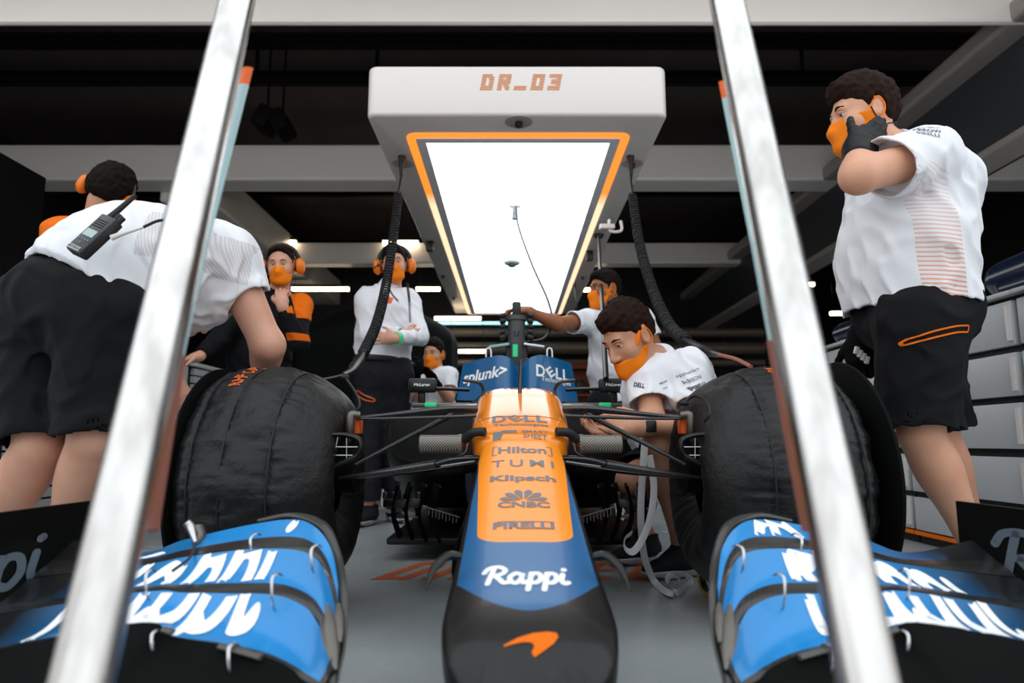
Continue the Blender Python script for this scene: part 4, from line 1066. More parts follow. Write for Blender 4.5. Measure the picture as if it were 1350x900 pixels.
# ================================================================== WRAPPED FRONT TYRES
mt = M['blanket'] = Mt('blanket', '#0b0c0e', .52, spec=.4); 
mt.bump(mt.noise(7, 5, .6, stretch=(1.3, 1, 1))*2+mt.noise(160, 2)*.15, .006)
def tyre(s):
    sg = -1 if s == 0 else 1
    xo, xi = (-.915, -.50) if s == 0 else (.985, .535); c = Vector((0, 2.15, .395)); Rr = .35; t = empty('tyre_blanket', ((xo+xi)/2, 2.15, .05), ['black heated tyre blanket wrapped on the front wheel on the left of the photo', 'black heated tyre blanket wrapped on the front wheel beside the crouching mechanic'][s], 'tyre blanket', 'blankets on the front wheels')
    # profile from inner centre to outer centre: (f across 0 inner..1 outer, radius)
    prof = [(.12, .10), (.05, .14), (.005, .19), (.005, .23), (.05, .263), (.12, .290), (.21, .314), (.33, .336), (.48, .350), (.66, .352), (.8, .345), (.9, .332), (.97, .30), (1.0, .25), (.99, .18), (.96, .10), (.95, .005)]
    prof = [tuple(q) for q in interp([(*p, 0, 0, 0, 0, 0) for p in prof], 100)]
    n = 260; seams = [.34, .63, .84] if s == 0 else [.34, .66, .88]; b = nb(); rows = []
    for j, (f, r, *_) in enumerate(prof):
        row = []
        for k in range(n):
            a = 2*PI*k/n; ds = min(abs(f-q) for q in seams) if r > .285 else .2
            pk_ = math.exp(-(ds/.02)**2)*-.008
            wr = noise.noise(Vector((f*5+sg*9, a*34, r*6)))*.0075*math.exp(-(ds/.12)**2)+noise.noise(Vector((f*4, a*5, r*8+sg)))*.010+noise.noise(Vector((f*14, a*18, r*8+sg)))*.004
            if r < .3: wr *= .6
            flat_ = 0
            R2 = r+(pk_+wr)*(1 if r > .2 else .4)
            p = Vector((xi+(xo-xi)*f+sg*(wr*.8 if r < .31 else 0), c.y+R2*math.cos(a), c.z+R2*math.sin(a)))
            if p.z < .052: p.z = .052+(p.z-.052)*.05
            row.append(p)
        rows.append(row)
    gridmesh(b, rows, close=True); cov = obj('cover', b, 'blanket', t, sharp=None)
    for q in seams:
        b = nb(); X0 = xi+(xo-xi)*q; r = np.interp(q, [p[0] for p in prof], [p[1] for p in prof]) if False else .3465
        rq = max(p[1] for p in prof if abs(p[0]-q) < .03)-.0035
        pts = [Vector((X0, c.y+rq*math.cos(a), max(c.z+rq*math.sin(a), .054))) for a in np.linspace(0, 2*PI, 120)]
        tube(b, pts, .0028, 6); obj('piping', b, 'rubber', t)
    # cover disc standing proud of the outer side
    b = nb(); e3 = .03
    lathe(b, [(.0, 0), (.33, 0), (.358 if s else .35, .004), (.36 if s else .35, .012), (.33, .016), (0, .016)], (xo+(.015 if sg > 0 else .02), c.y, c.z+(.012 if s else 0)), Vector((sg, 0, 0)), 96, cap=False); obj('side_disc', b, 'black_matte', t)
    b = nb()
    for k in range(10):
        a = 2*PI*k/10; p = Vector((xi+sg*.03, c.y+.2*math.cos(a), c.z+.2*math.sin(a))); p2 = Vector((xi+sg*.01, c.y+.30*math.cos(a), c.z+.30*math.sin(a)))
    b.free()
    b = nb(); P = [at(455, 497, 2.2), at(470, 520, 2.1), at(474, 535, 2.05), at(466, 545, 2.05)] if s == 0 else [at(902, 531, 2.05), at(915, 522, 2.03), at(930, 528, 1.95), at(936, 545, 1.9), at(928, 556, 1.92)]
    tube(b, P, .004, 8, smooth=6); lathe(b, [(.008, -.012), (.01, 0), (.008, .012)], P[0], 'X', 12); obj('drawcord', b, 'rubber', t)
    bm = widthfit(text2d('RHF  DANIEL' if s == 0 else 'LHF  DANIEL', 1, .02), .26 if s == 0 else .27, .034)
    # wrap it round the crown of the tread, reading along the tread
    X0 = xi+(xo-xi)*(.70 if s == 0 else .56); dice(bm, .012)
    tree = bvh_of([cov])
    for v in bm.verts:
        a = math.radians(106)-v.co.x/.352 if s == 0 else math.radians(106)+v.co.x/.352
        x_ = X0+(-v.co.y if s == 0 else v.co.y)
        d = Vector((0, math.cos(a), math.sin(a))); h = tree.ray_cast(Vector((x_, c.y, c.z))+d*.6, -d, .5)
        v.co = (h[0] if h[0] else Vector((x_, c.y, c.z))+d*.352)+d*.0015
    obj('lettering', bm, 'orange_ink', t, smooth=False)
    return t
tyre(0); tyre(1)
# tape roll and streamers on the floor
M['strap'] = Mt('white_strap', '#d9d9db', .5)
b = nb()
P = [at(850, 585, 2.34), at(846, 640, 2.38), at(845, 690, 2.42), at(850, 735, 2.5), atz(864, 768, .014), atz(885, 782, .02), at(893, 775, 2.52), at(895, 762, 2.55), at(884, 758, 2.6), at(879, 768, 2.56), atz(892, 781, .02), at(908, 775, 2.56), at(914, 765, 2.6), at(903, 758, 2.66)]
for p in P: p.z = max(p.z, .014)
tube(b, P, .012, 8, smooth=8, flat=(.12, 1), up=(1, 0, 0)); o = obj('strap', b, 'strap'); tag(o, 'long white strap hanging from the mechanic and curling on the floor', 'strap')
b = nb(); P = [at(856, 600, 2.38), at(862, 640, 2.4), at(858, 680, 2.4), at(846, 712, 2.4), at(834, 727, 2.38), at(824, 722, 2.36), at(824, 710, 2.36), at(833, 702, 2.38)]
tube(b, P, .012, 8, smooth=8, flat=(.12, 1), up=(1, 0, 0)); o = obj('strap', b, 'strap'); tag(o, 'shorter white strap whose end curls up beside the nose', 'strap')
t = empty('tape_roll', at(932, 778, 2.0), 'small yellow brown roll of tape standing beside the wing tip', 'tape')
c = at(934, 775, 2.42); c.z = .052
b = nb(); lathe(b, [(.05, -.012), (.05, .012), (.036, .012), (.036, -.012), (.05, -.012)], c, Vector((1, .3, 0)), 36, cap=False); obj('roll', b, Mt('tape_roll', '#b58a3a', .5), t)
b = nb(); lathe(b, [(.036, -.011), (.036, .011), (.033, .011), (.033, -.011), (.036, -.011)], c, Vector((1, .3, 0)), 36, cap=False); obj('core', b, 'black_plastic', t)
# ================================================================== PEOPLE
def nrm(v): v = Vector(v); return v.normalized()
def perp(u, f): u = Vector(u); f = Vector(f); return (u-f*u.dot(f)).normalized()
def hand_prims(w_, d, n, thumb, s=1.0, curl=.6, spread=.0, fist=False, fat=1.0, curls=None):
    """wrist point, direction of the fingers, palm normal (towards the palm side), thumb side direction"""
    d = nrm(d); n = perp(n, d); t = perp(perp(thumb, d), n); out = []
    w_ = Vector(w_)
    out.append(cone(w_-d*.01*s, w_+d*.03*s, .026*s*fat, .028*s*fat, n=t, fl=1.15, k=.02))
    out.append(cone(w_+d*.028*s+t*.004*s, w_+d*.078*s+t*.003*s, .017*s*fat, .015*s*fat, n=t, fl=2.35, k=.018))
    L = [(.040, .025, .019), (.045, .029, .021), (.041, .027, .020), (.032, .021, .017)]
    for i in range(4):
        off = (.030-.0195*i)*s; c = curls[i] if curls else curl*(1+.06*i)
        dd = (d+t*(.12-.09*i)*(1+spread)).normalized(); p = w_+d*(.086-.004*abs(i-1))*s+t*off; a = 0
        for j in range(3):
            a += c*(.75 if j == 0 else 1.0)
            q = (dd*math.cos(a)+n*math.sin(a)); e = p+q*L[i][j]*s*1.05
            r0 = (.0092, .0085, .0078)[j]*s*fat*(1 if i < 3 else .88); out.append(cone(p, e, r0*1.04, r0*.92, k=.0035 if j == 0 else .006)); p = e
    p = w_+d*.028*s+t*.028*s; dd = (d*.62+t*.72+n*.30).normalized()
    for j, (l, r) in enumerate(((.034, .0125), (.030, .0102), (.024, .0090))):
        e = p+dd*l*s; out.append(cone(p, e, r*s*fat, r*.88*s*fat, k=.012 if j == 0 else .006)); p = e; dd = (dd-t*.42*(curl+.25)+n*.35*curl+d*.2).normalized()
    return out
def foot_prims(an, d, s=1.0):
    an = Vector(an); d = nrm((d[0], d[1], 0)); z = Vector((0, 0, 1)); g = Vector((an.x, an.y, max(an.z-.085*s, .03)))
    g2 = g+z*.010
    return [cone(an, g2-d*.035*s, .036*s, .028*s), cone(g2-d*.03*s, g2+d*.11*s-z*.012*s, .028*s, .016*s, k=.02)]
def head_prims(H, f, u, s=1.0):
    r = Vector(f).cross(Vector(u)); B = basis(r, f, u); P = lambda a, b, c: Vector(H)+(r*a+Vector(f)*b+Vector(u)*c)*s
    out = [ell(P(0, -.008, .022), (.076*s, .097*s, .094*s), B, k=.01), ell(P(0, .028, -.048), (.058*s, .066*s, .078*s), B, k=.03),
           cone(P(-.03, .052, -.095), P(.03, .052, -.095), .024*s, k=.03), ell(P(0, .080, -.108), (.022*s, .018*s, .018*s), B, k=.025),
           ell(P(-.042, .055, -.035), (.025*s, .025*s, .028*s), B, k=.03), ell(P(.042, .055, -.035), (.025*s, .025*s, .028*s), B, k=.03),
           cone(P(-.034, .080, .022), P(.034, .080, .022), .012*s, k=.02),
           cone(P(0, .088, .008), P(0, .112, -.038), .009*s, .0135*s, k=.012), ell(P(-.013, .100, -.043), (.010*s, .012*s, .008*s), B, k=.008), ell(P(.013, .100, -.043), (.010*s, .012*s, .008*s), B, k=.008),
           cone(P(-.02, .087, -.070), P(.02, .087, -.070), .008*s, k=.012), cone(P(-.018, .086, -.080), P(.018, .086, -.080), .0085*s, k=.008),
           ell(P(-.032, .094, .002), (.015*s, .013*s, .010*s), B, k=.012, op='s'), ell(P(.032, .094, .002), (.015*s, .013*s, .010*s), B, k=.012, op='s')]
    for q in (-1, 1):
        out += [ell(P(q*.079, -.008, -.012), (.010*s, .020*s, .032*s), B, k=.008), ell(P(q*.088, -.002, -.010), (.006*s, .010*s, .018*s), B, k=.005, op='s')]
    return out
class Person:
    def __init__(s, label, J, cell, skin_, sc=1.0, build=1.0, group=None, arms='ab', legs='ab', hands=None, feet=None, hs=1.0, armk=1.0):
        s.J = {k: Vector(v) for k, v in J.items()}; J = s.J
        for q in 'ab': J['an_'+q].z = .137*sc
        s.sc = sc; s.build = build; s.cell = cell; s.hs = hs
        s.f = nrm(J['f']); s.u = perp(J['u'], s.f); s.r = s.f.cross(s.u); lat = s.lat = nrm(J['lat'])
        b = build*sc; P = []
        P += head_prims(J['head'], s.f, s.u, hs)
        hb = J['head']-s.u*.07*hs-s.f*.018*hs
        P += [cone(J['neck'], hb, .062*sc, .054*sc, k=.03)]
        P += [cone(J['pelvis'], J['belly'], .120*b, .112*b, n=lat, fl=1.28, k=.05), cone(J['belly'], J['chest'], .112*b, .118*b, n=lat, fl=1.34, k=.05),
              cone(J['chest'], J['neck'].lerp(J['chest'], .15), .112*b, .055*sc, n=lat, fl=1.3, k=.05), cone(J['sh_a'], J['sh_b'], .060*sc, k=.05)]
        ar = s.ar = sc*(1+(build-1)*.6)*armk; s.lr = sc*(1+(build-1)*.6)
        for q in arms:
            P += [cone(J['sh_'+q], J['el_'+q], .056*ar, .042*ar, k=.04), cone(J['el_'+q], J['wr_'+q], .043*ar, .027*ar, k=.025, bulge=(.005*ar, .25, .25))]
        for q in legs:
            lr = s.lr; P += [cone(J['hip_'+q], J['kn_'+q], .090*b, .060*lr, k=.03), cone(J['kn_'+q], J['an_'+q], .056*lr, .037*lr, k=.012, bulge=(.013*lr, .28, .22))]
            fd = (feet or {}).get(q); P += foot_prims(J['an_'+q], fd or (0, -1, 0), sc)
        for q, h in (hands or {}).items():
            P += hand_prims(J['wr_'+q], s=sc*1.0, **h)
        s.o = sobj('person', P, cell, skin_); tag(s.o, label, 'person', group)
        s.o.name = 'person'
    def wearpost(s, wr=.004, f=14, seed=1):
        return lambda P: wr*1.3*s.fold(P, f, seed)
    def fold(s, P, f, seed):
        # long soft creases: stretched, warped waves sharpened on one side
        w_ = P+.05*np.stack([wave_noise(P, f*.6, seed+i) for i in range(3)], 1)
        a = wave_noise(w_*np.array([1, 1, .45]), f*2.2, seed+5); b = wave_noise(w_*np.array([.6, .6, 1.5]), f*1.6, seed+6)
        return -np.exp(-(a*5)**2)*.9-np.exp(-(b*6)**2)*.6+.5*wave_noise(P, f*.8, seed+9)+.4
    def two(s, prims, th=None):
        th = th or max(.006, s.cell*1.7); inn = []
        for p in prims:
            if p.kind != 'cone': continue
            d = p.d; v = d['b']-d['a']; L = np.linalg.norm(v)+1e-9; u_ = v/L; sl_ = (d['rb']-d['ra'])/L; dep = min(.05, L*.5)
            if d['cap']:
                inn.append(Prim('cone', .001, 'u', a=d['b']-u_*dep, b=d['b']+u_*.03, ra=max(d['rb']-sl_*dep-th, .004), rb=max(d['rb']+sl_*.03-th, .004), n=d['n'], fl=d['fl'], cap=False, capa=True, bulge=None))
            if d.get('capa'):
                inn.append(Prim('cone', .001, 'u', b=d['a']+u_*dep, a=d['a']-u_*.03, rb=max(d['ra']+sl_*dep-th, .004), ra=max(d['ra']-sl_*.03-th, .004), n=d['n'], fl=d['fl'], cap=True, capa=False, bulge=None))
        return inn
    def shirt(s, mat, sleeve=.55, hem=None, seed=1, wr=.004, long=False, fitb=.020, name='shirt', extra=None, matf=None, hemdir=None, sl=.016, cell=None):
        J = s.J; b = s.build*s.sc; lat = s.lat; g = fitb
        hemp = Vector(hem) if hem is not None else J['pelvis']
        P = [cone(J['chest'], J['belly'], .118*b+g, .114*b+g, n=lat, fl=1.32, k=.05), cone(J['belly'], hemp, .114*b+g, .122*b+g, n=lat, fl=1.28, k=.05, cap=True),
             cone(J['chest'], J['neck'].lerp(J['chest'], .05), .112*b+g*.9, .068*s.sc, n=lat, fl=1.25, k=.05, cap=True), cone(J['sh_a'], J['sh_b'], .060*s.sc+.012, k=.05)]
        for q in 'ab':
            if 'el_'+q not in J: continue
            if long:
                P += [cone(J['sh_'+q], J['el_'+q], .060*s.ar+sl*.6, .046*s.ar+sl*.6, k=.04), cone(J['el_'+q], J['el_'+q].lerp(J['wr_'+q], long), .046*s.ar+sl*.6, .036*s.ar+sl*.3, k=.02, cap=True)]
            else:
                e = J['sh_'+q].lerp(J['el_'+q], sleeve); P += [cone(J['sh_'+q], e, .058*s.ar+sl*.8, .054*s.ar+sl, k=.04, cap=True)]
        if extra: P += extra
        o = sobj(name, P, cell or s.cell, mat, s.o, inner=s.two(P), disp=s.wearpost(wr, 14, seed), matf=matf)
        return o
    def collar(s, mat, h=.035, name='collar', w=.012):
        J = s.J; d = nrm(J['head']-s.u*.07*s.hs-J['neck']); a = J['neck']-d*.012; P = [cone(a, a+d*(h+.012), .062*s.sc+w+.008, .056*s.sc+w, k=.01, cap=True, capa=True)]
        return sobj(name, P, s.cell, mat, s.o, inner=s.two(P))
    def shorts(s, mat, length=.9, waist=None, seed=5, name='shorts', long=False, g=.018, legs='ab', wr=.004, flare=.012):
        J = s.J; b = s.build*s.sc; wp = Vector(waist) if waist is not None else J['pelvis'].lerp(J['belly'], .35)
        P = [cone(J['pelvis'], wp, .120*b+g, .112*b+g, n=s.lat, fl=1.28, k=.05, cap=True), cone(J['hip_a'], J['hip_b'], .095*b+g, k=.05)]
        for q in legs:
            k, a = J['kn_'+q], J['an_'+q]
            if long: P += [cone(J['hip_'+q], k, .090*b+g, .062*s.lr+g, k=.05), cone(k, k.lerp(a, long), .062*s.lr+g*.9, .050*s.lr+g, k=.03, cap=True)]
            else: P += [cone(J['hip_'+q], J['hip_'+q].lerp(k, length), .092*b+g, .066*s.lr+g+flare, k=.03, cap=True)]
        return sobj(name, P, s.cell, mat, s.o, inner=s.two(P), disp=s.wearpost(wr, 13, seed))
    def hp(s, a, b_, c): return s.J['head']+(s.r*a+s.f*b_+s.u*c)*s.hs
    def hair(s, mat, front=.070, thick=.010, top=.0, seed=2, back=-.055, cell=None, low=0):
        B = basis(s.r, s.f, s.u); h = s.hs; H = V3(s.J['head']); fr, uu = V3(s.f), V3(s.u); rr_ = V3(s.r)
        P = [ell(s.hp(0, -.010, .024+top*.5), ((.077+thick)*h, (.098+thick)*h, (.095+thick+top)*h), B), ell(s.hp(0, .045, .085+top*.4), ((.055)*h, (.050)*h, (.030+top*.6)*h), B, k=.03)]
        xs = [-.12, -.06, -.040, -.028, -.006, .006, .018, .030, .050, .068, .085, .12]; ys = [back, back+.01, -.030, .024, .028, -.004, -.002, .022, .036+low, front-.014, front, front+.006]
        def post(d, X):
            W = X-H; fc = W@fr/h; uc = W@uu/h; rc = np.abs(W@rr_)/h
            fz = fc+.006*wave_noise(X, 70, seed+8)
            lim = uc-np.interp(fz, xs, ys)-.006*wave_noise(X, 90, seed+9)
            tuft = wave_noise(X+.01*wave_noise(X, 30, seed+2)[:, None], 110, seed, True)*.0075+wave_noise(X, 45, seed+3, True)*.006
            thin = thick*1.0*np.exp(-np.maximum(lim, 0)/.016)
            return np.maximum(d+(tuft+thin)*h, -lim*h*.55)
        return sobj('hair', P, cell or min(s.cell, .0042), mat, s.o, post=post)
    def eyes(s, brow='hair_black', look=0):
        h = s.hs
        for q in (-1, 1):
            b = nb(); bmesh.ops.create_uvsphere(b, u_segments=16, v_segments=10, radius=.0118*h)
            for v in b.verts: v.co += s.hp(q*.032, .0755, .002)
            e = obj('eye', b, 'eye_white', s.o)
            b = nb(); bmesh.ops.create_uvsphere(b, u_segments=12, v_segments=8, radius=.0062*h)
            for v in b.verts: v.co += s.hp(q*.032+look, .0822, .001)
            obj('iris', b, 'eye_dark', e)
            b = nb(); tube(b, [s.hp(q*.016, .094, .023), s.hp(q*.032, .0945, .029), s.hp(q*.049, .080, .024)], [.0025*h, .0038*h, .002*h], 8, smooth=5, flat=(1, .8)); obj('eyebrow', b, brow, s.o)
            b = nb(); tube(b, [s.hp(q*.018, .086, .004), s.hp(q*.032, .0885, .0105), s.hp(q*.046, .080, .004)], [.0015*h, .0045*h, .0015*h], 8, smooth=5); obj('eyelid', b, s.o.data.materials[0], s.o)
    def mask(s, top=-.012, mat='mask_orange', low=False):
        B = basis(s.r, s.f, s.u); h = s.hs; H = V3(s.J['head']); fr, uu, rr_ = V3(s.f), V3(s.u), V3(s.r)
        P = [ell(s.hp(0, .030, -.050), (.066*h, .076*h, .084*h), B, k=.01), ell(s.hp(0, .082, -.108), (.026*h, .022*h, .022*h), B, k=.04), cone(s.hp(-.03, .052, -.095), s.hp(.03, .052, -.095), .031*h, k=.03), cone(s.hp(0, .088, -.075), s.hp(0, .096, -.100), .020*h, k=.03), ell(s.hp(0, -.008, .0), (.083*h, .104*h, .1*h), B, k=.004)]
        if not low: P.append(cone(s.hp(0, .090, -.004), s.hp(0, .114, -.044), .012*h, .0165*h, k=.03)); P.append(cone(s.hp(0, .110, -.05), s.hp(0, .098, -.10), .012*h, .014*h, k=.02))
        inn = [ell(p.d['c'], p.d['r']-.0055, p.d['R'], k=p.k) if p.kind == 'ell' else cone(p.d['a'], p.d['b'], max(p.d['ra']-.0055, .002), max(p.d['rb']-.0055, .002), k=p.k) for p in P]
        def post(d, X):
            W = X-H; fc = W@fr/h; uc = W@uu/h; rc = np.abs(W@rr_)/h
            up = uc-(top+.55*np.minimum(fc-.085, 0)*(-.1)+(.0 if not low else 0)-.25*np.maximum(.085-fc, 0)*(.35 if not low else -.55))
            lo = (-.052-1.15*np.maximum(fc-.004, 0)-.12*np.minimum(fc, 0)*0)-uc if not low else (-.075-.75*np.maximum(fc-.004, 0))-uc
            fr_ = (-.002-fc)
            cut = np.maximum(np.maximum(up, lo), fr_)
            if low:      # strap up to the ear
                dx = np.abs(uc-(.028-1.22*fc)); strap = np.maximum(np.maximum(dx-.011, fc-.085), .002-fc)
                cut = np.minimum(cut, strap)
            return np.maximum(d, cut*h*.8)
        o = sobj('face_mask', P, min(s.cell, .0036), mat, s.o, post=post)
        for q in (-1, 1):
            b = nb(); tube(b, [s.hp(q*.078, .012, -.052), s.hp(q*.086, -.012, -.048), s.hp(q*.090, -.026, -.015), s.hp(q*.088, -.015, .020), s.hp(q*.083, .006, .008), s.hp(q*.081, .012, -.025)], .0024*h, 6, smooth=5); obj('ear_loop', b, mat, o)
        return o
    def earmuffs(s, mic=1, cup='orange_plastic'):
        h = s.hs; B = basis(s.r, s.f, s.u)
        hd = None
        b = nb(); pts = [s.hp(.105*math.cos(a), -.015, .02+.105*math.sin(a)+.0) for a in np.linspace(-.15, PI+.15, 15)]; tube(b, pts, .008*h, 10, smooth=3, flat=(1.8, .6), up=s.f); hd = obj('headset_band', b, 'black_plastic', s.o)
        for q in (-1, 1):
            c = s.hp(q*.112, -.008, -.015)
            sobj('ear_cup', [ell(c, (.029*h, .042*h, .053*h), B), sbox(s.hp(q*.118, -.008, -.015), (.018*h, .026*h, .034*h), B, e=.012, k=.015)], .004, cup, hd)
            b = nb(); tube(b, [s.hp(q*.083, -.008, -.015), s.hp(q*.098, -.008, -.015)], .034*h, 20, up=s.u); obj('ear_cushion', b, 'rubber', hd)
        if mic:
            b = nb(); tube(b, [s.hp(mic*.125, .01, -.02), s.hp(mic*.135, .045, -.03), s.hp(mic*.10, .09, -.02)], .0035*h, 8, smooth=5); lathe(b, [(.006, -.012), (.008, 0), (.006, .012)], s.hp(mic*.10, .09, -.02), s.u, 10); obj('microphone', b, 'black_plastic', hd)
    def belt(s, mat='rubber', t=.35):
        pass
M['knit'] = cloth('shoe_knit', '#1c1e22', .75, .001, 90); M['sole'] = Mt('sole_grey', '#b8b9bb', .5)
def shoe(P, q, d, mat='knit', sole='sole', s=1.0):
    an = P.J['an_'+q]; d = nrm((d[0], d[1], 0)); z = Vector((0, 0, 1)); g = Vector((an.x, an.y, an.z-.085*s)); lt = d.cross(z)
    prims = [cone(g-d*.045*s+z*.008, g+d*.03*s+z*.012, .040*s, .043*s, k=.03), cone(g+d*.02*s+z*.008, g+d*.165*s-z*.012, .042*s, .026*s, n=lt, fl=1.25, k=.04), cone(g+z*.02*s-d*.012*s, g+z*.075*s-d*.016*s, .045*s, .049*s, k=.03, cap=True)]
    zb = g.z-.020*s
    o = sobj('shoe', prims, .0042, mat, P.o, post=lambda dd, X: np.maximum(dd, zb-X[:, 2]))
    pr = [cone(g-d*.055*s-z*.012, g+d*.05*s-z*.012, .043*s, .040*s, n=lt, fl=1.0, k=.03), cone(g+d*.05*s-z*.012, g+d*.160*s-z*.012, .038*s, .036*s, n=lt, fl=1.15, k=.03)]
    z0 = g.z-.050*s; C0 = V3(g); dv = V3(d)
    def post(dd, X):
        fw = (X-C0)@dv; rise = np.where(fw > .09, (fw-.09)*.25, 0); topz = zb+.004+.012*np.exp(-((fw+.05)/.04)**2)
        return np.maximum(np.maximum(dd, (z0+rise)-X[:, 2]), X[:, 2]-topz)
    so = sobj('sole', pr, .0042, sole, o, post=post)
    b = nb()
    for k in range(5):
        c = g+d*(.012+.019*k)*s+z*(.070-.0105*k)*s; tube(b, [c-lt*.024*s-z*.010, c+z*.003, c+lt*.024*s-z*.010], .0026*s, 6, smooth=3)
    obj('laces', b, 'grey_ink', o)
    b = nb(); c = g-d*.062*s+z*.05*s; tube(b, [c-z*.02, c+z*.02], .006*s, 8, flat=(1.4, .5)); obj('heel_tab', b, 'orange_plastic', o)
    return o
GL = 'garage crew'
def sc2_(st, w):
    b_ = stroke2d([[(x*.84, y*.9) for x, y in q] for q in st], w); return b_
def ptext(nm, tx, px, py, D, W, H, tg, par, mat, ang=0, right=(1, 0, 0), bold=.01, up=None):
    bm = widthfit(text2d(tx, 1, bold), W, H)
    c_, s_ = math.cos(ang), math.sin(ang)
    for v in bm.verts: a_, b_ = v.co.x, v.co.y; v.co.x = a_*c_-b_*s_; v.co.y = a_*s_+b_*c_
    r_ = Vector(right).normalized(); up_ = Vector((0, 0, 1)); n_ = r_.cross(up_)
    return project(nm, bm, mat, at(px, py, D), right, (0, 0, 1), [tg], par, step=.012, off=.0025, reach=.8, maxd=.05)
# ---------------------------------------------------------------- 1 bending man, left
J = dict(head=at(262, 398, 2.72), f=(.2, .55, -.75), u=(.25, .75, .55), lat=(.9, -.43, 0), neck=at(268, 362, 2.55), chest=at(262, 352, 2.30), belly=at(185, 345, 2.05), pelvis=at(95, 400, 1.92),
    sh_a=at(205, 352, 2.45), sh_b=at(300, 342, 2.26), el_a=at(198, 470, 2.38), el_b=at(353, 455, 2.28), wr_a=at(250, 540, 2.12), wr_b=at(345, 512, 2.52),
    hip_a=at(55, 415, 1.98), hip_b=at(140, 420, 1.88), kn_a=at(54, 585, 1.92), kn_b=at(126, 576, 1.86), an_a=at(-38, 772, 2.12), an_b=at(70, 775, 2.12))
p1 = Person('person bending over the left wrapped tyre in white shirt and black shorts, radio on belt', J, .005, 'skin_light', 1.04, 1.08, GL, armk=1.14,
    hands=dict(a=dict(d=(.5, -.5, -.6), n=(.6, .2, .5), thumb=(.6, .6, .3), curl=.5), b=dict(d=(-.1, .5, -.8), n=(-.8, 0, 0), thumb=(0, -.6, -.2), curl=.4)), feet=dict(a=(.4, .8, 0), b=(.4, .8, 0)))
p1.hair('hair_brown')
msh = cloth('shirt_left', '#e6e8ee'); x, y, z = msh.xyz()
reg = (x-at(252, 340, 2.15).x).gt(0)*(x-at(322, 340, 2.15).x).lt(0)*(z-at(300, 372, 2.15).z).gt(0)*(z-at(300, 313, 2.15).z).lt(0)
msh.mix(reg*(((x*900+z*260).sin())*.16+.30), '#a3948f')
hem1 = J['pelvis'].lerp(J['belly'], .42)
o1 = p1.shirt(msh, .44, hem=J['pelvis'].lerp(J['belly'], .10), wr=.007, fitb=.030, extra=[ell(at(248, 392, 2.2), (.12, .13, .10), k=.10), ell(at(150, 345, 1.95), (.16, .14, .13), k=.12)])
o1.data.materials[0] = msh.m
p1.shorts('black_cloth', .98, waist=J['pelvis'].lerp(J['belly'], .18), g=.022, wr=.007)
for q in 'ab': shoe(p1, q, (.4, .8, 0))
b = nb(); wv = (J['wr_a']-J['el_a']).normalized(); lathe(b, [(.036, -.012), (.038, 0), (.036, .012)], J['wr_a']-wv*.02, wv, 24); obj('watch', b, 'rubber', p1.o)
# radio clipped on his belt
R0 = at(125, 312, 1.70); ux = (at(148, 320, 1.66)-at(110, 303, 1.70)).normalized(); uz = (at(165, 268, 1.76)-at(105, 345, 1.68)).normalized(); uz = (uz-ux*uz.dot(ux)).normalized(); uy = uz.cross(ux)
RR = Matrix((ux, uy, uz)).transposed(); rl = lambda a, b_, c: R0+ux*a+uy*b_+uz*c
t = empty('two_way_radio', R0, 'black hand-held radio with small grey screen clipped to the bending man\'s belt', 'radio')
b = nb(); bx(b, R0, (.060, .032, .128), RR, .006); rb_ = obj('body', b, Mt('radio_body', '#26292b', .4), t)
b = nb(); tube(b, [rl(-.016, 0, .06), rl(-.016, 0, .085), rl(-.013, 0, .155)], [.010, .008, .006], 12); obj('antenna', b, 'rubber', t)
for xx, hh in ((.008, .022), (.023, .018)):
    b = nb(); lathe(b, [(.0075, 0), (.0075, hh), (.005, hh+.001)], rl(xx, 0, .062), uz, 14); obj('knob', b, 'rubber', t)
b = nb(); bx(b, rl(.0, -.0165, -.002), (.040, .002, .022), RR, 0); obj('screen', b, Mt('radio_screen', '#9fb3b0', .3), t)
b = nb(); bx(b, rl(0, -.0165, -.054), (.044, .002, .012), RR, 0); obj('label_plate', b, Mt('radio_label', '#9a9c9e', .3, .5), t)
bm = text2d('MOTOROLA', .0085, .0003)
for v in bm.verts: v.co = rl(v.co.x, -.0177, v.co.y-.054)
obj('lettering', bm, 'black_plastic', t, smooth=False)
for k in range(5):
    b = nb(); bx(b, rl((-.017, -.006, .006, .017, 0)[k], -.0165, (-.024, -.024, -.024, -.024, -.036)[k]), (.008, .003, .006), RR, .001); obj('button', b, 'grey_ink', t)
b = nb()
for k in range(4): bx(b, rl(0, -.0162, .022+k*.007), (.040, .001, .002), RR)
obj('speaker_grille', b, 'black_matte', t)
b = nb(); tube(b, [rl(.035, .01, .02), rl(.055, .01, .045), rl(.085, .015, .085)], [.008, .006, .0035], 10, smooth=4); obj('plug', b, 'white_gloss', t)
b = nb(); tube(b, [rl(.085, .015, .085), rl(.10, .02, .12), rl(.12, .03, .14)], .004, 8, smooth=4); obj('cable', b, 'rubber', t)
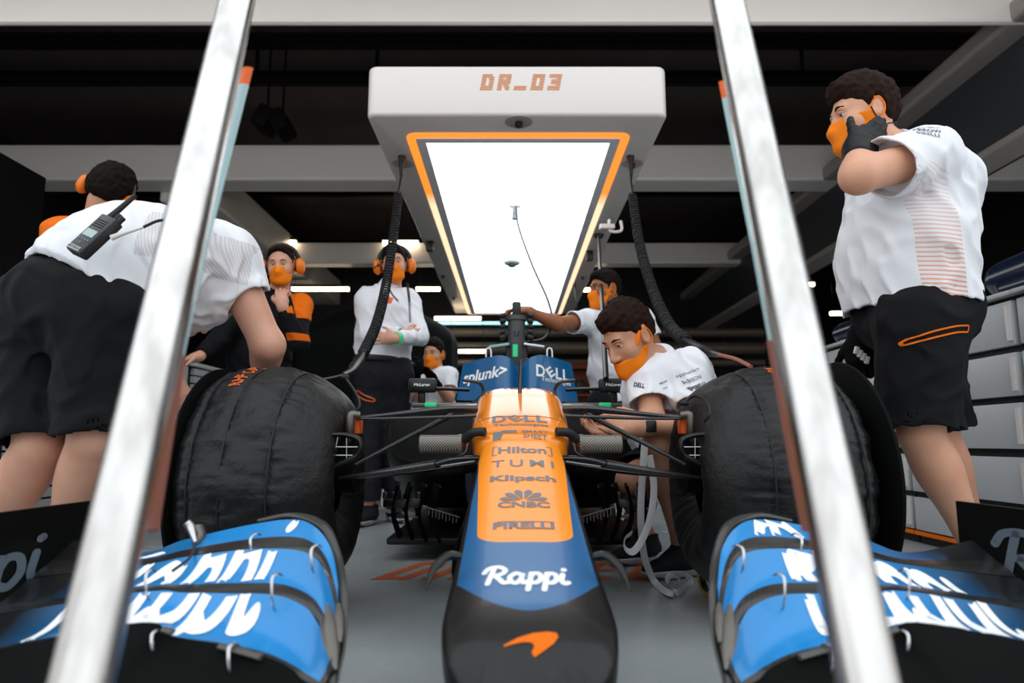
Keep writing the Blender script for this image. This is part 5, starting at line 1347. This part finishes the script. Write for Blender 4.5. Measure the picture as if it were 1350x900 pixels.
# ---------------------------------------------------------------- 2 ear-muffed man behind
D = 3.3; J = dict(head=at(143, 254, D), f=(-.25, .95, -.1), u=(.42, 0, .9), lat=(.75, .62, 0), neck=at(128, 292, D), chest=at(122, 345, D), belly=at(120, 400, D), pelvis=at(120, 455, D),
    sh_a=at(78, 308, D-.12), sh_b=at(165, 308, D+.12), el_a=at(62, 385, D-.15), el_b=at(180, 385, D+.1), wr_a=at(90, 440, D+.1), wr_b=at(150, 440, D+.25),
    hip_a=at(98, 460, D-.05), hip_b=at(143, 460, D+.05), kn_a=at(98, 570, D), kn_b=at(143, 570, D), an_a=at(98, 662, D), an_b=at(143, 662, D+.1))
p2 = Person('person in orange top and orange ear defenders behind the bending man, seen from behind', J, .007, 'skin_tan', 1.0, 1.0, GL, hands=dict(a=dict(d=(0, 1, 0), n=(1, 0, 0), thumb=(0, 0, 1)), b=dict(d=(0, 1, 0), n=(-1, 0, 0), thumb=(0, 0, 1))), feet=dict(a=(-.6, .7, 0), b=(-.6, .7, 0)))
p2.hair('hair_black', thick=.030, top=.012, back=-.08); p2.earmuffs(0); p2.shirt('jacket_orange', long=.85, wr=.006); p2.collar('jacket_orange', .03)
p2.shorts('jacket', long=.95, name='trousers')
# ---------------------------------------------------------------- 3 man with hand to his face
D = 4.2; J = dict(head=at(371, 349, D), f=(.10, -.96, -.22), u=(-.05, -.2, 1), lat=(.97, .15, .1), neck=at(366, 386, D+.05), chest=at(352, 428, D+.1), belly=at(342, 475, D+.1), pelvis=at(338, 520, D+.1),
    sh_a=at(322, 404, D+.05), sh_b=at(396, 402, D+.1), el_a=at(288, 448, D-.1), el_b=at(394, 452, D-.15), wr_a=at(262, 470, D-.3), wr_b=at(372, 403, D-.24),
    hip_a=at(322, 525, D), hip_b=at(356, 525, D), kn_a=at(318, 600, D-.35), kn_b=at(352, 600, D-.35), an_a=at(322, 668, D-.1), an_b=at(352, 668, D-.1))
mj = cloth('jacket_panels', '#0d0e13'); x, y, z = mj.xyz()
px_ = at(392, 400, D)
mj.mix((x-(at(378, 400, D).x)).gt(0)*(z-(at(390, 422, D).z)-((x-px_.x)*-1.4)*.0-0).gt(0)*((z-at(390, 438, D).z)-((x-at(404, 438, D).x)*-2.0)).gt(0), '#e86f0a')
mj.mix((x-at(392, 447, D).x).gt(0)*(z-at(390, 455, D).z).gt(0)*(z-at(390, 446, D).z).lt(0), '#d9620c')
mj.mix((x-at(345, 400, D).x).lt(0)*((z-at(300, 412, D).z)-((x-at(300, 412, D).x)*.5)).abs().lt(.035)*(z-at(300, 432, D).z).gt(0), '#c25a10')
mj.mix((x-at(366, 400, D).x).abs().lt(.006)*(z-at(366, 430, D).z).lt(0), '#1f66b8')
p3 = Person('person in black and orange jacket, hand at his mask, wearing orange ear defenders', J, .0052, 'skin_light', 1.0, 1.02, GL, hands=dict(b=dict(d=(-.15, .15, 1), n=(-.1, 1, .1), thumb=(-1, 0, .2), curl=.95), a=dict(d=(-.7, -.5, -.3), n=(0, 0, -1), thumb=(.3, -1, 0), curl=.3)))
p3.eyes(); p3.mask(); p3.earmuffs(1); p3.hair('hair_brown', front=.10, thick=.003, low=.02)
o3 = p3.shirt(mj, long=.9, name='jacket', wr=.006); p3.collar('jacket', .03); p3.shorts('jacket', long=.95, name='trousers')
for q in 'ab': shoe(p3, q, (0, -1, 0))
# ---------------------------------------------------------------- 4 folded arms
D = 4.45; J = dict(head=at(520, 348, D), f=(.10, -.97, -.08), u=(-.06, 0, 1), lat=(.97, .2, -.05), neck=at(514, 378, D+.03), chest=at(508, 410, D+.02), belly=at(505, 447, D+.02), pelvis=at(504, 490, D+.02),
    sh_a=at(484, 393, D+.0), sh_b=at(538, 397, D+.05), el_a=at(487, 440, D-.08), el_b=at(553, 444, D-.08), wr_a=at(534, 441, D-.19), wr_b=at(521, 446, D-.30),
    hip_a=at(488, 495, D), hip_b=at(520, 495, D+.03), kn_a=at(486, 590, D), kn_b=at(518, 588, D+.1), an_a=at(487, 674, D-.02), an_b=at(520, 664, D+.18))
p4 = Person('person with folded arms in long white shirt, dark trousers, orange mask and ear defenders', J, .0052, 'skin_light', 1.0, 1.0, GL,
    hands=dict(b=dict(d=(-1, .1, .05), n=(.1, 1, 0), thumb=(0, 0, 1), curl=.25), a=dict(d=(.9, .5, .1), n=(0, 1, 0), thumb=(0, 0, 1), curl=.5)), feet=dict(a=(-.1, -1, 0), b=(.3, -1, 0)))
p4.eyes(); p4.mask(); p4.earmuffs(1); p4.hair('hair_black', thick=.010, top=.008)
o4 = p4.shirt('white_cloth', long=.88, wr=.006, sl=.022, hem=J['pelvis'].lerp(J['belly'], .38)); p4.collar('white_cloth', .035); p4.shorts('trouser', long=.97, name='trousers', waist=J['pelvis'].lerp(J['belly'], .42), g=.02)
shoe(p4, 'a', (-.25, -1, 0)); shoe(p4, 'b', (.5, -1, 0))
B4 = bvh_of([o4])
b = nb(); wc = J['wr_b']; wv = (J['wr_b']-J['el_b']).normalized(); lathe(b, [(.040, -.012), (.042, 0), (.040, .012)], wc-wv*.012, wv, 20, cap=False); obj('wristband', b, 'green', p4.o)
bw = J['pelvis'].lerp(J['belly'], .36); b = nb(); pts = [bw+p4.lat*.185*math.cos(a)+Vector((0, 1, 0))*.148*math.sin(a) for a in np.linspace(0, 2*PI, 40)]; tube(b, pts, .018, 8, flat=(.3, 1), caps=False); obj('belt', b, 'rubber', p4.o)
bm = stroke2d([[(0, 0), (.035, -.06), (.07, -.10)]], .008); project('lanyard', bm, 'jacket', at(514, 381, D)-Vector((0, .3, 0)), (1, 0, 0), (0, 0, 1), [o4], p4.o, reach=2, off=.004)
sw2 = poly2d([[(-.03, -.01), (.0, .022), (.03, .01), (.02, -.03), (-.01, -.03)]]); project('emblem', sw2, 'orange_ink', at(516, 399, D)-Vector((0, .3, 0)), (1, 0, 0), (0, 0, 1), [o4], p4.o, reach=2)
b = nb(); tube(b, coil([at(537, 373, D-.1), at(540, 400, D-.2), at(541, 425, D-.22)], .007, 26, 7), .0025, 5); obj('headset_cord', b, 'rubber', p4.o)
pz = stroke2d([[(0, 0), (.05, -.035), (.11, -.05), (.12, -.035), (.06, -.01), (.01, .02), (0, 0)]], .008); project('pocket_zip', pz, 'orange_ink', at(473, 520, D)-Vector((0, .4, 0)), (1, 0, 0), (0, 0, 1), [c for c in p4.o.children if c.name.startswith('trousers')], p4.o, reach=3)
# ---------------------------------------------------------------- 5 photographer at the back
D = 5.7; J = dict(head=at(572, 466, D), f=(-.35, -.9, -.12), u=(0, 0, 1), lat=(.95, -.25, 0), neck=at(573, 486, D+.03), chest=at(571, 512, D+.04), belly=at(571, 540, D+.04), pelvis=at(571, 566, D+.04),
    sh_a=at(551, 496, D), sh_b=at(592, 496, D), el_a=at(545, 522, D-.12), el_b=at(592, 525, D-.12), wr_a=at(548, 494, D-.28), wr_b=at(572, 503, D-.28),
    hip_a=at(560, 570, D), hip_b=at(582, 570, D), kn_a=at(553, 583, D-.45), kn_b=at(588, 583, D-.45), an_a=at(553, 640, D-.42), an_b=at(588, 640, D-.42))
p5 = Person('person seated far behind the car in white shirt and black gloves holding a camera', J, .0062, 'skin_tan', .98, 1.0, GL, hands=dict(a=dict(d=(-.1, -.3, 1), n=(0, -1, 0), thumb=(1, 0, 0), curl=.5), b=dict(d=(-.5, -.2, .8), n=(-.6, -.6, 0), thumb=(0, -1, .2), curl=.5)))
p5.eyes(); p5.mask(); p5.hair('hair_black', top=.01); p5.shirt('white_cloth', .6, wr=.005); p5.collar('white_cloth', .03); p5.shorts('black_cloth', long=.9, name='trousers')
for q, h_ in (('a', dict(d=(-.1, -.3, 1), n=(0, -1, 0), thumb=(1, 0, 0), curl=.5)), ('b', dict(d=(-.5, -.2, .8), n=(-.6, -.6, 0), thumb=(0, -1, .2), curl=.5))):
    sobj('glove', hand_prims(J['wr_'+q], s=1.0, fat=1.35, **h_)+[cone(J['wr_'+q]+(J['el_'+q]-J['wr_'+q])*.25, J['wr_'+q], .04, .034)], .005, 'black_matte', p5.o)
c = at(546, 484, D-.36); t = empty('photo_camera', c, 'black camera held up by the seated person far behind the car', 'camera')
b = nb(); bx(b, c, (.15, .07, .11), bev=.015); bx(b, c+Vector((0, 0, .065)), (.06, .06, .03), bev=.01); obj('body', b, 'black_matte', t)
b = nb(); lathe(b, [(.035, 0), (.04, .05), (.045, .12), (.038, .12), (.03, .1)], c+Vector((-.01, -.03, 0)), Vector((-.3, -1, 0)), 24); obj('lens', b, 'black_plastic', t)
t = empty('stool', (J['pelvis'].x, J['pelvis'].y, 0), 'low black stool carrying the seated person at the back', 'stool')
zt = J['pelvis'].z-.16
b = nb(); lathe(b, [(.16, zt-.05), (.17, zt-.03), (.16, zt)], (J['pelvis'].x, J['pelvis'].y, 0), 'Z', 24); obj('seat', b, 'black_plastic', t)
for k in range(3):
    a = k*2.09; b = nb(); tube(b, [(J['pelvis'].x+.1*math.cos(a), J['pelvis'].y+.1*math.sin(a), zt-.04), (J['pelvis'].x+.17*math.cos(a), J['pelvis'].y+.17*math.sin(a), 0)], .012, 8); obj('leg', b, 'dark_metal', t)
# ---------------------------------------------------------------- 6 man reaching for the blower
D = 4.35; hd_ = ctp+Vector((.0, 0, .075))
J = dict(head=at(798, 381, D), f=(-.93, -.36, -.08), u=(0, 0, 1), lat=(.75, -.62, 0), neck=at(812, 412, D+.02), chest=at(812, 448, D+.02), belly=at(812, 487, D+.02), pelvis=at(815, 530, D+.02),
    sh_a=at(776, 423, D-.02), sh_b=at(846, 420, D+.12), el_a=at(735, 427, D-.28), el_b=at(868, 465, D+.1), wr_a=at(697, 411, 3.98), wr_b=at(858, 500, D-.1),
    hip_a=at(798, 535, D), hip_b=at(830, 535, D+.03), kn_a=at(800, 600, D-.05), kn_b=at(834, 600, D-.05), an_a=at(800, 672, D+.05), an_b=at(836, 672, D+.05))
h6 = dict(d=(-1, -.1, .18), n=(0, .15, -1), thumb=(.2, -1, 0), curl=.62)
p6 = Person('person in white shirt reaching an arm out to hold the black blower', J, .0052, 'skin_brown', 1.0, 1.02, GL, hands=dict(a=h6, b=dict(d=(-.2, -.3, -1), n=(-1, 0, 0), thumb=(0, -1, 0), curl=.5)))
p6.eyes(); p6.mask(); p6.hair('hair_black', thick=.010, top=.006); p6.shirt('white_cloth', .55, wr=.006); p6.collar('white_cloth', .038); p6.shorts('black_cloth', .95)
b = nb(); wv = (J['wr_a']-J['el_a']).normalized(); lathe(b, [(.032, -.012), (.035, 0), (.032, .012)], J['wr_a']-wv*.005, wv, 24); obj('watch', b, 'dark_metal', p6.o)
for q in 'ab': shoe(p6, q, (-.4, -1, 0))
# ---------------------------------------------------------------- 7 crouching mechanic
f7 = nrm((-.72, -.42, -.52)); u7 = perp((-.40, -.22, .88), f7)
J = dict(head=at(829, 444, 2.60), f=f7, u=u7, lat=(.86, -.50, -.05), neck=at(868, 478, 2.72), chest=at(880, 512, 2.74), belly=at(884, 556, 2.82), pelvis=at(892, 604, 2.90),
    sh_a=at(852, 497, 2.62), sh_b=at(909, 487, 2.60), el_a=at(860, 552, 2.52), el_b=at(921, 562, 2.47), wr_a=at(826, 566, 2.40), wr_b=at(852, 562, 2.42),
    hip_a=at(876, 612, 2.92), hip_b=at(910, 606, 2.84), kn_a=at(832, 634, 2.66), kn_b=at(868, 584, 2.52), an_a=at(850, 715, 3.06), an_b=at(898, 712, 2.76))
p7 = Person('person crouching by wrapped tyre in white polo shirt, orange mask pulled below the nose', J, .0042, 'skin_tan', 1.0, 1.0, GL,
    hands=dict(b=dict(d=(-1, -.05, .08), n=(0, .9, -.3), thumb=(0, .2, 1), curl=.35), a=dict(d=(-.95, .1, -.1), n=(.2, -.3, .9), thumb=(0, -1, .2), curl=.5)), feet=dict(a=(-.8, -.5, 0), b=(-.75, -.5, 0)), hs=1.04)
p7.eyes('hair_brown'); p7.mask(top=-.056, low=True); p7.hair('hair_brown', front=.062, thick=.011, top=.014, cell=.0034)
o7 = p7.shirt('white_cloth', .66, wr=.006, fitb=.022, sl=.022, hem=J['belly'].lerp(J['pelvis'], .6)); p7.collar('white_cloth', .036, w=.014); p7.shorts('black_cloth', .80, g=.02, wr=.006)
shoe(p7, 'b', (-.80, -.45, 0)); shoe(p7, 'a', (-.8, -.5, 0))
wv = (J['wr_b']-J['el_b']).normalized(); wc = J['wr_b']-wv*.012
b = nb(); lathe(b, [(.031, -.012), (.032, 0), (.031, .012)], wc, wv, 24, cap=False); wt = obj('watch_strap', b, 'rubber', p7.o)
b = nb(); bx(b, wc+Vector((0, -.032, 0)), (.038, .012, .042), None, .006); obj('watch_case', b, 'black_plastic', wt)
cdir = Vector((0, 1, 0))
for k, (tx, W, m_) in enumerate((('splunk>', .074, 'grey_ink'), ('ARROW', .066, 'grey_ink'), ('PIRELLI', .066, 'dark_ink'))):
    ptext('lettering', tx, 909+k*2, 491+k*9.5, 2.5, W, .014, o7, o7, m_, .38, (.93, .36, 0), (0, 0, .03)[k])
ptext('lettering', 'DELL', 845, 507, 2.5, .035, .018, o7, o7, 'dark_ink', -.25, bold=.03)
ptext('lettering', 'McLaren', 876, 503, 2.5, .034, .007, o7, o7, 'dark_ink', .45, bold=.02)
ptext('lettering', 'arrow', 878, 511, 2.5, .02, .005, o7, o7, 'grey_ink', .3)
b = nb(); tube(b, [p7.hp(.098, -.004, -.012), p7.hp(.094, .004, -.03)], [.009, .005], 10); obj('earphone', b, 'black_plastic', p7.o)
# ---------------------------------------------------------------- 8 standing man, right
f8 = nrm((-.98, .06, -.16)); u8 = perp((-.10, 0, 1), f8)
J = dict(head=at(1138, 152, 2.36), f=f8, u=u8, lat=(.40, -.91, 0), neck=at(1180, 200, 2.38), chest=at(1200, 256, 2.34), belly=at(1196, 330, 2.32), pelvis=at(1207, 408, 2.32),
    sh_a=at(1180, 214, 2.52), sh_b=at(1224, 206, 2.16), el_a=at(1160, 330, 2.62), el_b=at(1132, 232, 2.02), wr_a=at(1134, 446, 2.54), wr_b=at(1131, 198, 2.12),
    hip_a=at(1205, 430, 2.42), hip_b=at(1210, 425, 2.22), kn_a=at(1236, 570, 2.50), kn_b=at(1214, 572, 2.22), an_a=at(1290, 730, 2.66), an_b=at(1296, 762, 2.30))
h8 = dict(d=(.72, .30, .66), n=(-.2, 1, 0), thumb=(-.8, -.1, .5), curl=.10, spread=-1.6)
h8b = dict(d=(-.1, -.1, -1), n=(.3, .9, 0), thumb=(-1, 0, 0), curl=.5)
p8 = Person('tall person at right in white shirt and orange-zipped black shorts, gloved hand on ear', J, .0048, 'skin_pale', 1.08, 1.10, GL, armk=1.08,
    hands=dict(b=h8, a=h8b), feet=dict(a=(-1, -.2, 0), b=(-1, -.2, 0)), hs=1.10)
p8.eyes('hair_brown'); p8.mask(); p8.hair('hair_brown', front=.062, thick=.013, top=.016, cell=.0036)
m8 = cloth('shirt_right', '#e8eaf0'); x, y, z = m8.xyz()
a1, a2 = at(1198, 240, 2.1), at(1222, 370, 2.1); b1, b2 = at(1252, 240, 2.1), at(1274, 370, 2.1)
xl = (z-a1.z)*((a2.x-a1.x)/(a2.z-a1.z))+a1.x; xr = (z-b1.z)*((b2.x-b1.x)/(b2.z-b1.z))+b1.x
reg = (x-xl).gt(0)*(x-xr).lt(0)*(z-at(1230, 225, 2.1).z).lt(0)*(y-2.4).lt(0)
lines = ((z*430+x*60).sin()).gt(.35)
dn = (z*-1+at(1230, 240, 2.1).z).ramp(0, .33)
m8.mix(reg*lines*(dn*.55+.25), '#d9855e')
m8.mix(reg*(dn*.2), '#e2b49c')
o8 = p8.shirt(m8, .60, wr=.008, fitb=.030, sl=.026, hem=J['pelvis'].lerp(J['belly'], .02)+Vector((-.02, 0, 0)), extra=[ell(at(1180, 335, 2.32), (.14, .16, .20), k=.12)])
p8.collar(m8, .03, w=.016)
s8 = p8.shorts('black_cloth', .93, waist=J['pelvis'].lerp(J['belly'], .36), g=.022, wr=.007, flare=.022)
for q in 'ab': shoe(p8, q, (-1, -.2, 0), s=1.08)
sobj('glove', hand_prims(J['wr_b'], s=1.13, fat=1.28, **h8)+[cone(J['wr_b'].lerp(J['el_b'], .30), J['wr_b']+Vector((.0, 0, .01)), .048, .042, k=.02, cap=False)], .0042, Mt('glove_leather', '#050506', .5, spec=.2), p8.o)
g8 = sobj('glove', hand_prims(J['wr_a'], s=1.12, fat=1.28, **h8b)+[cone(J['wr_a'].lerp(J['el_a'], .25), J['wr_a'], .046, .040, k=.02)], .0045, 'black_matte', p8.o)
b = nb()
for k in range(4): bx(b, J['wr_a']+Vector((-.035+.012*k, -.035, -.05-.012*k)), (.018, .012, .03), Matrix.Rotation(.3, 3, 'Y'), .004)
obj('knuckle_pad', b, 'white_gloss', g8)
zip_ = sc2_([[(-.100, -.030), (-.104, -.020), (-.096, -.010)], [(-.096, -.010), (-.04, .012), (.04, .030), (.104, .036)], [(.104, .036), (.108, .030), (.106, .014)], [(.106, .014), (.04, .008), (-.04, -.010), (-.100, -.030)]], .0055)
project('pocket_zip', zip_, 'jacket_orange', at(1233, 443, 2.12), (1, .35, 0), (0, 0, 1), [s8], s8, step=.012, off=.003, reach=.8, maxd=.06)
for k, (tx, W) in enumerate((('splunk>', .085), ('ARROW', .075), ('PIRELLI', .06))):
    ptext('lettering', tx, 1214-k*2, 170+k*7, 2.10, W, .014, o8, o8, 'dark_ink', -.22, (.95, .3, 0), .01)
b = nb(); tube(b, [at(1148, 140, 2.2), at(1163, 165, 2.24), at(1172, 162, 2.3), at(1182, 162, 2.34)], .0025, 6, smooth=5); obj('ear_cord', b, 'rubber', p8.o)
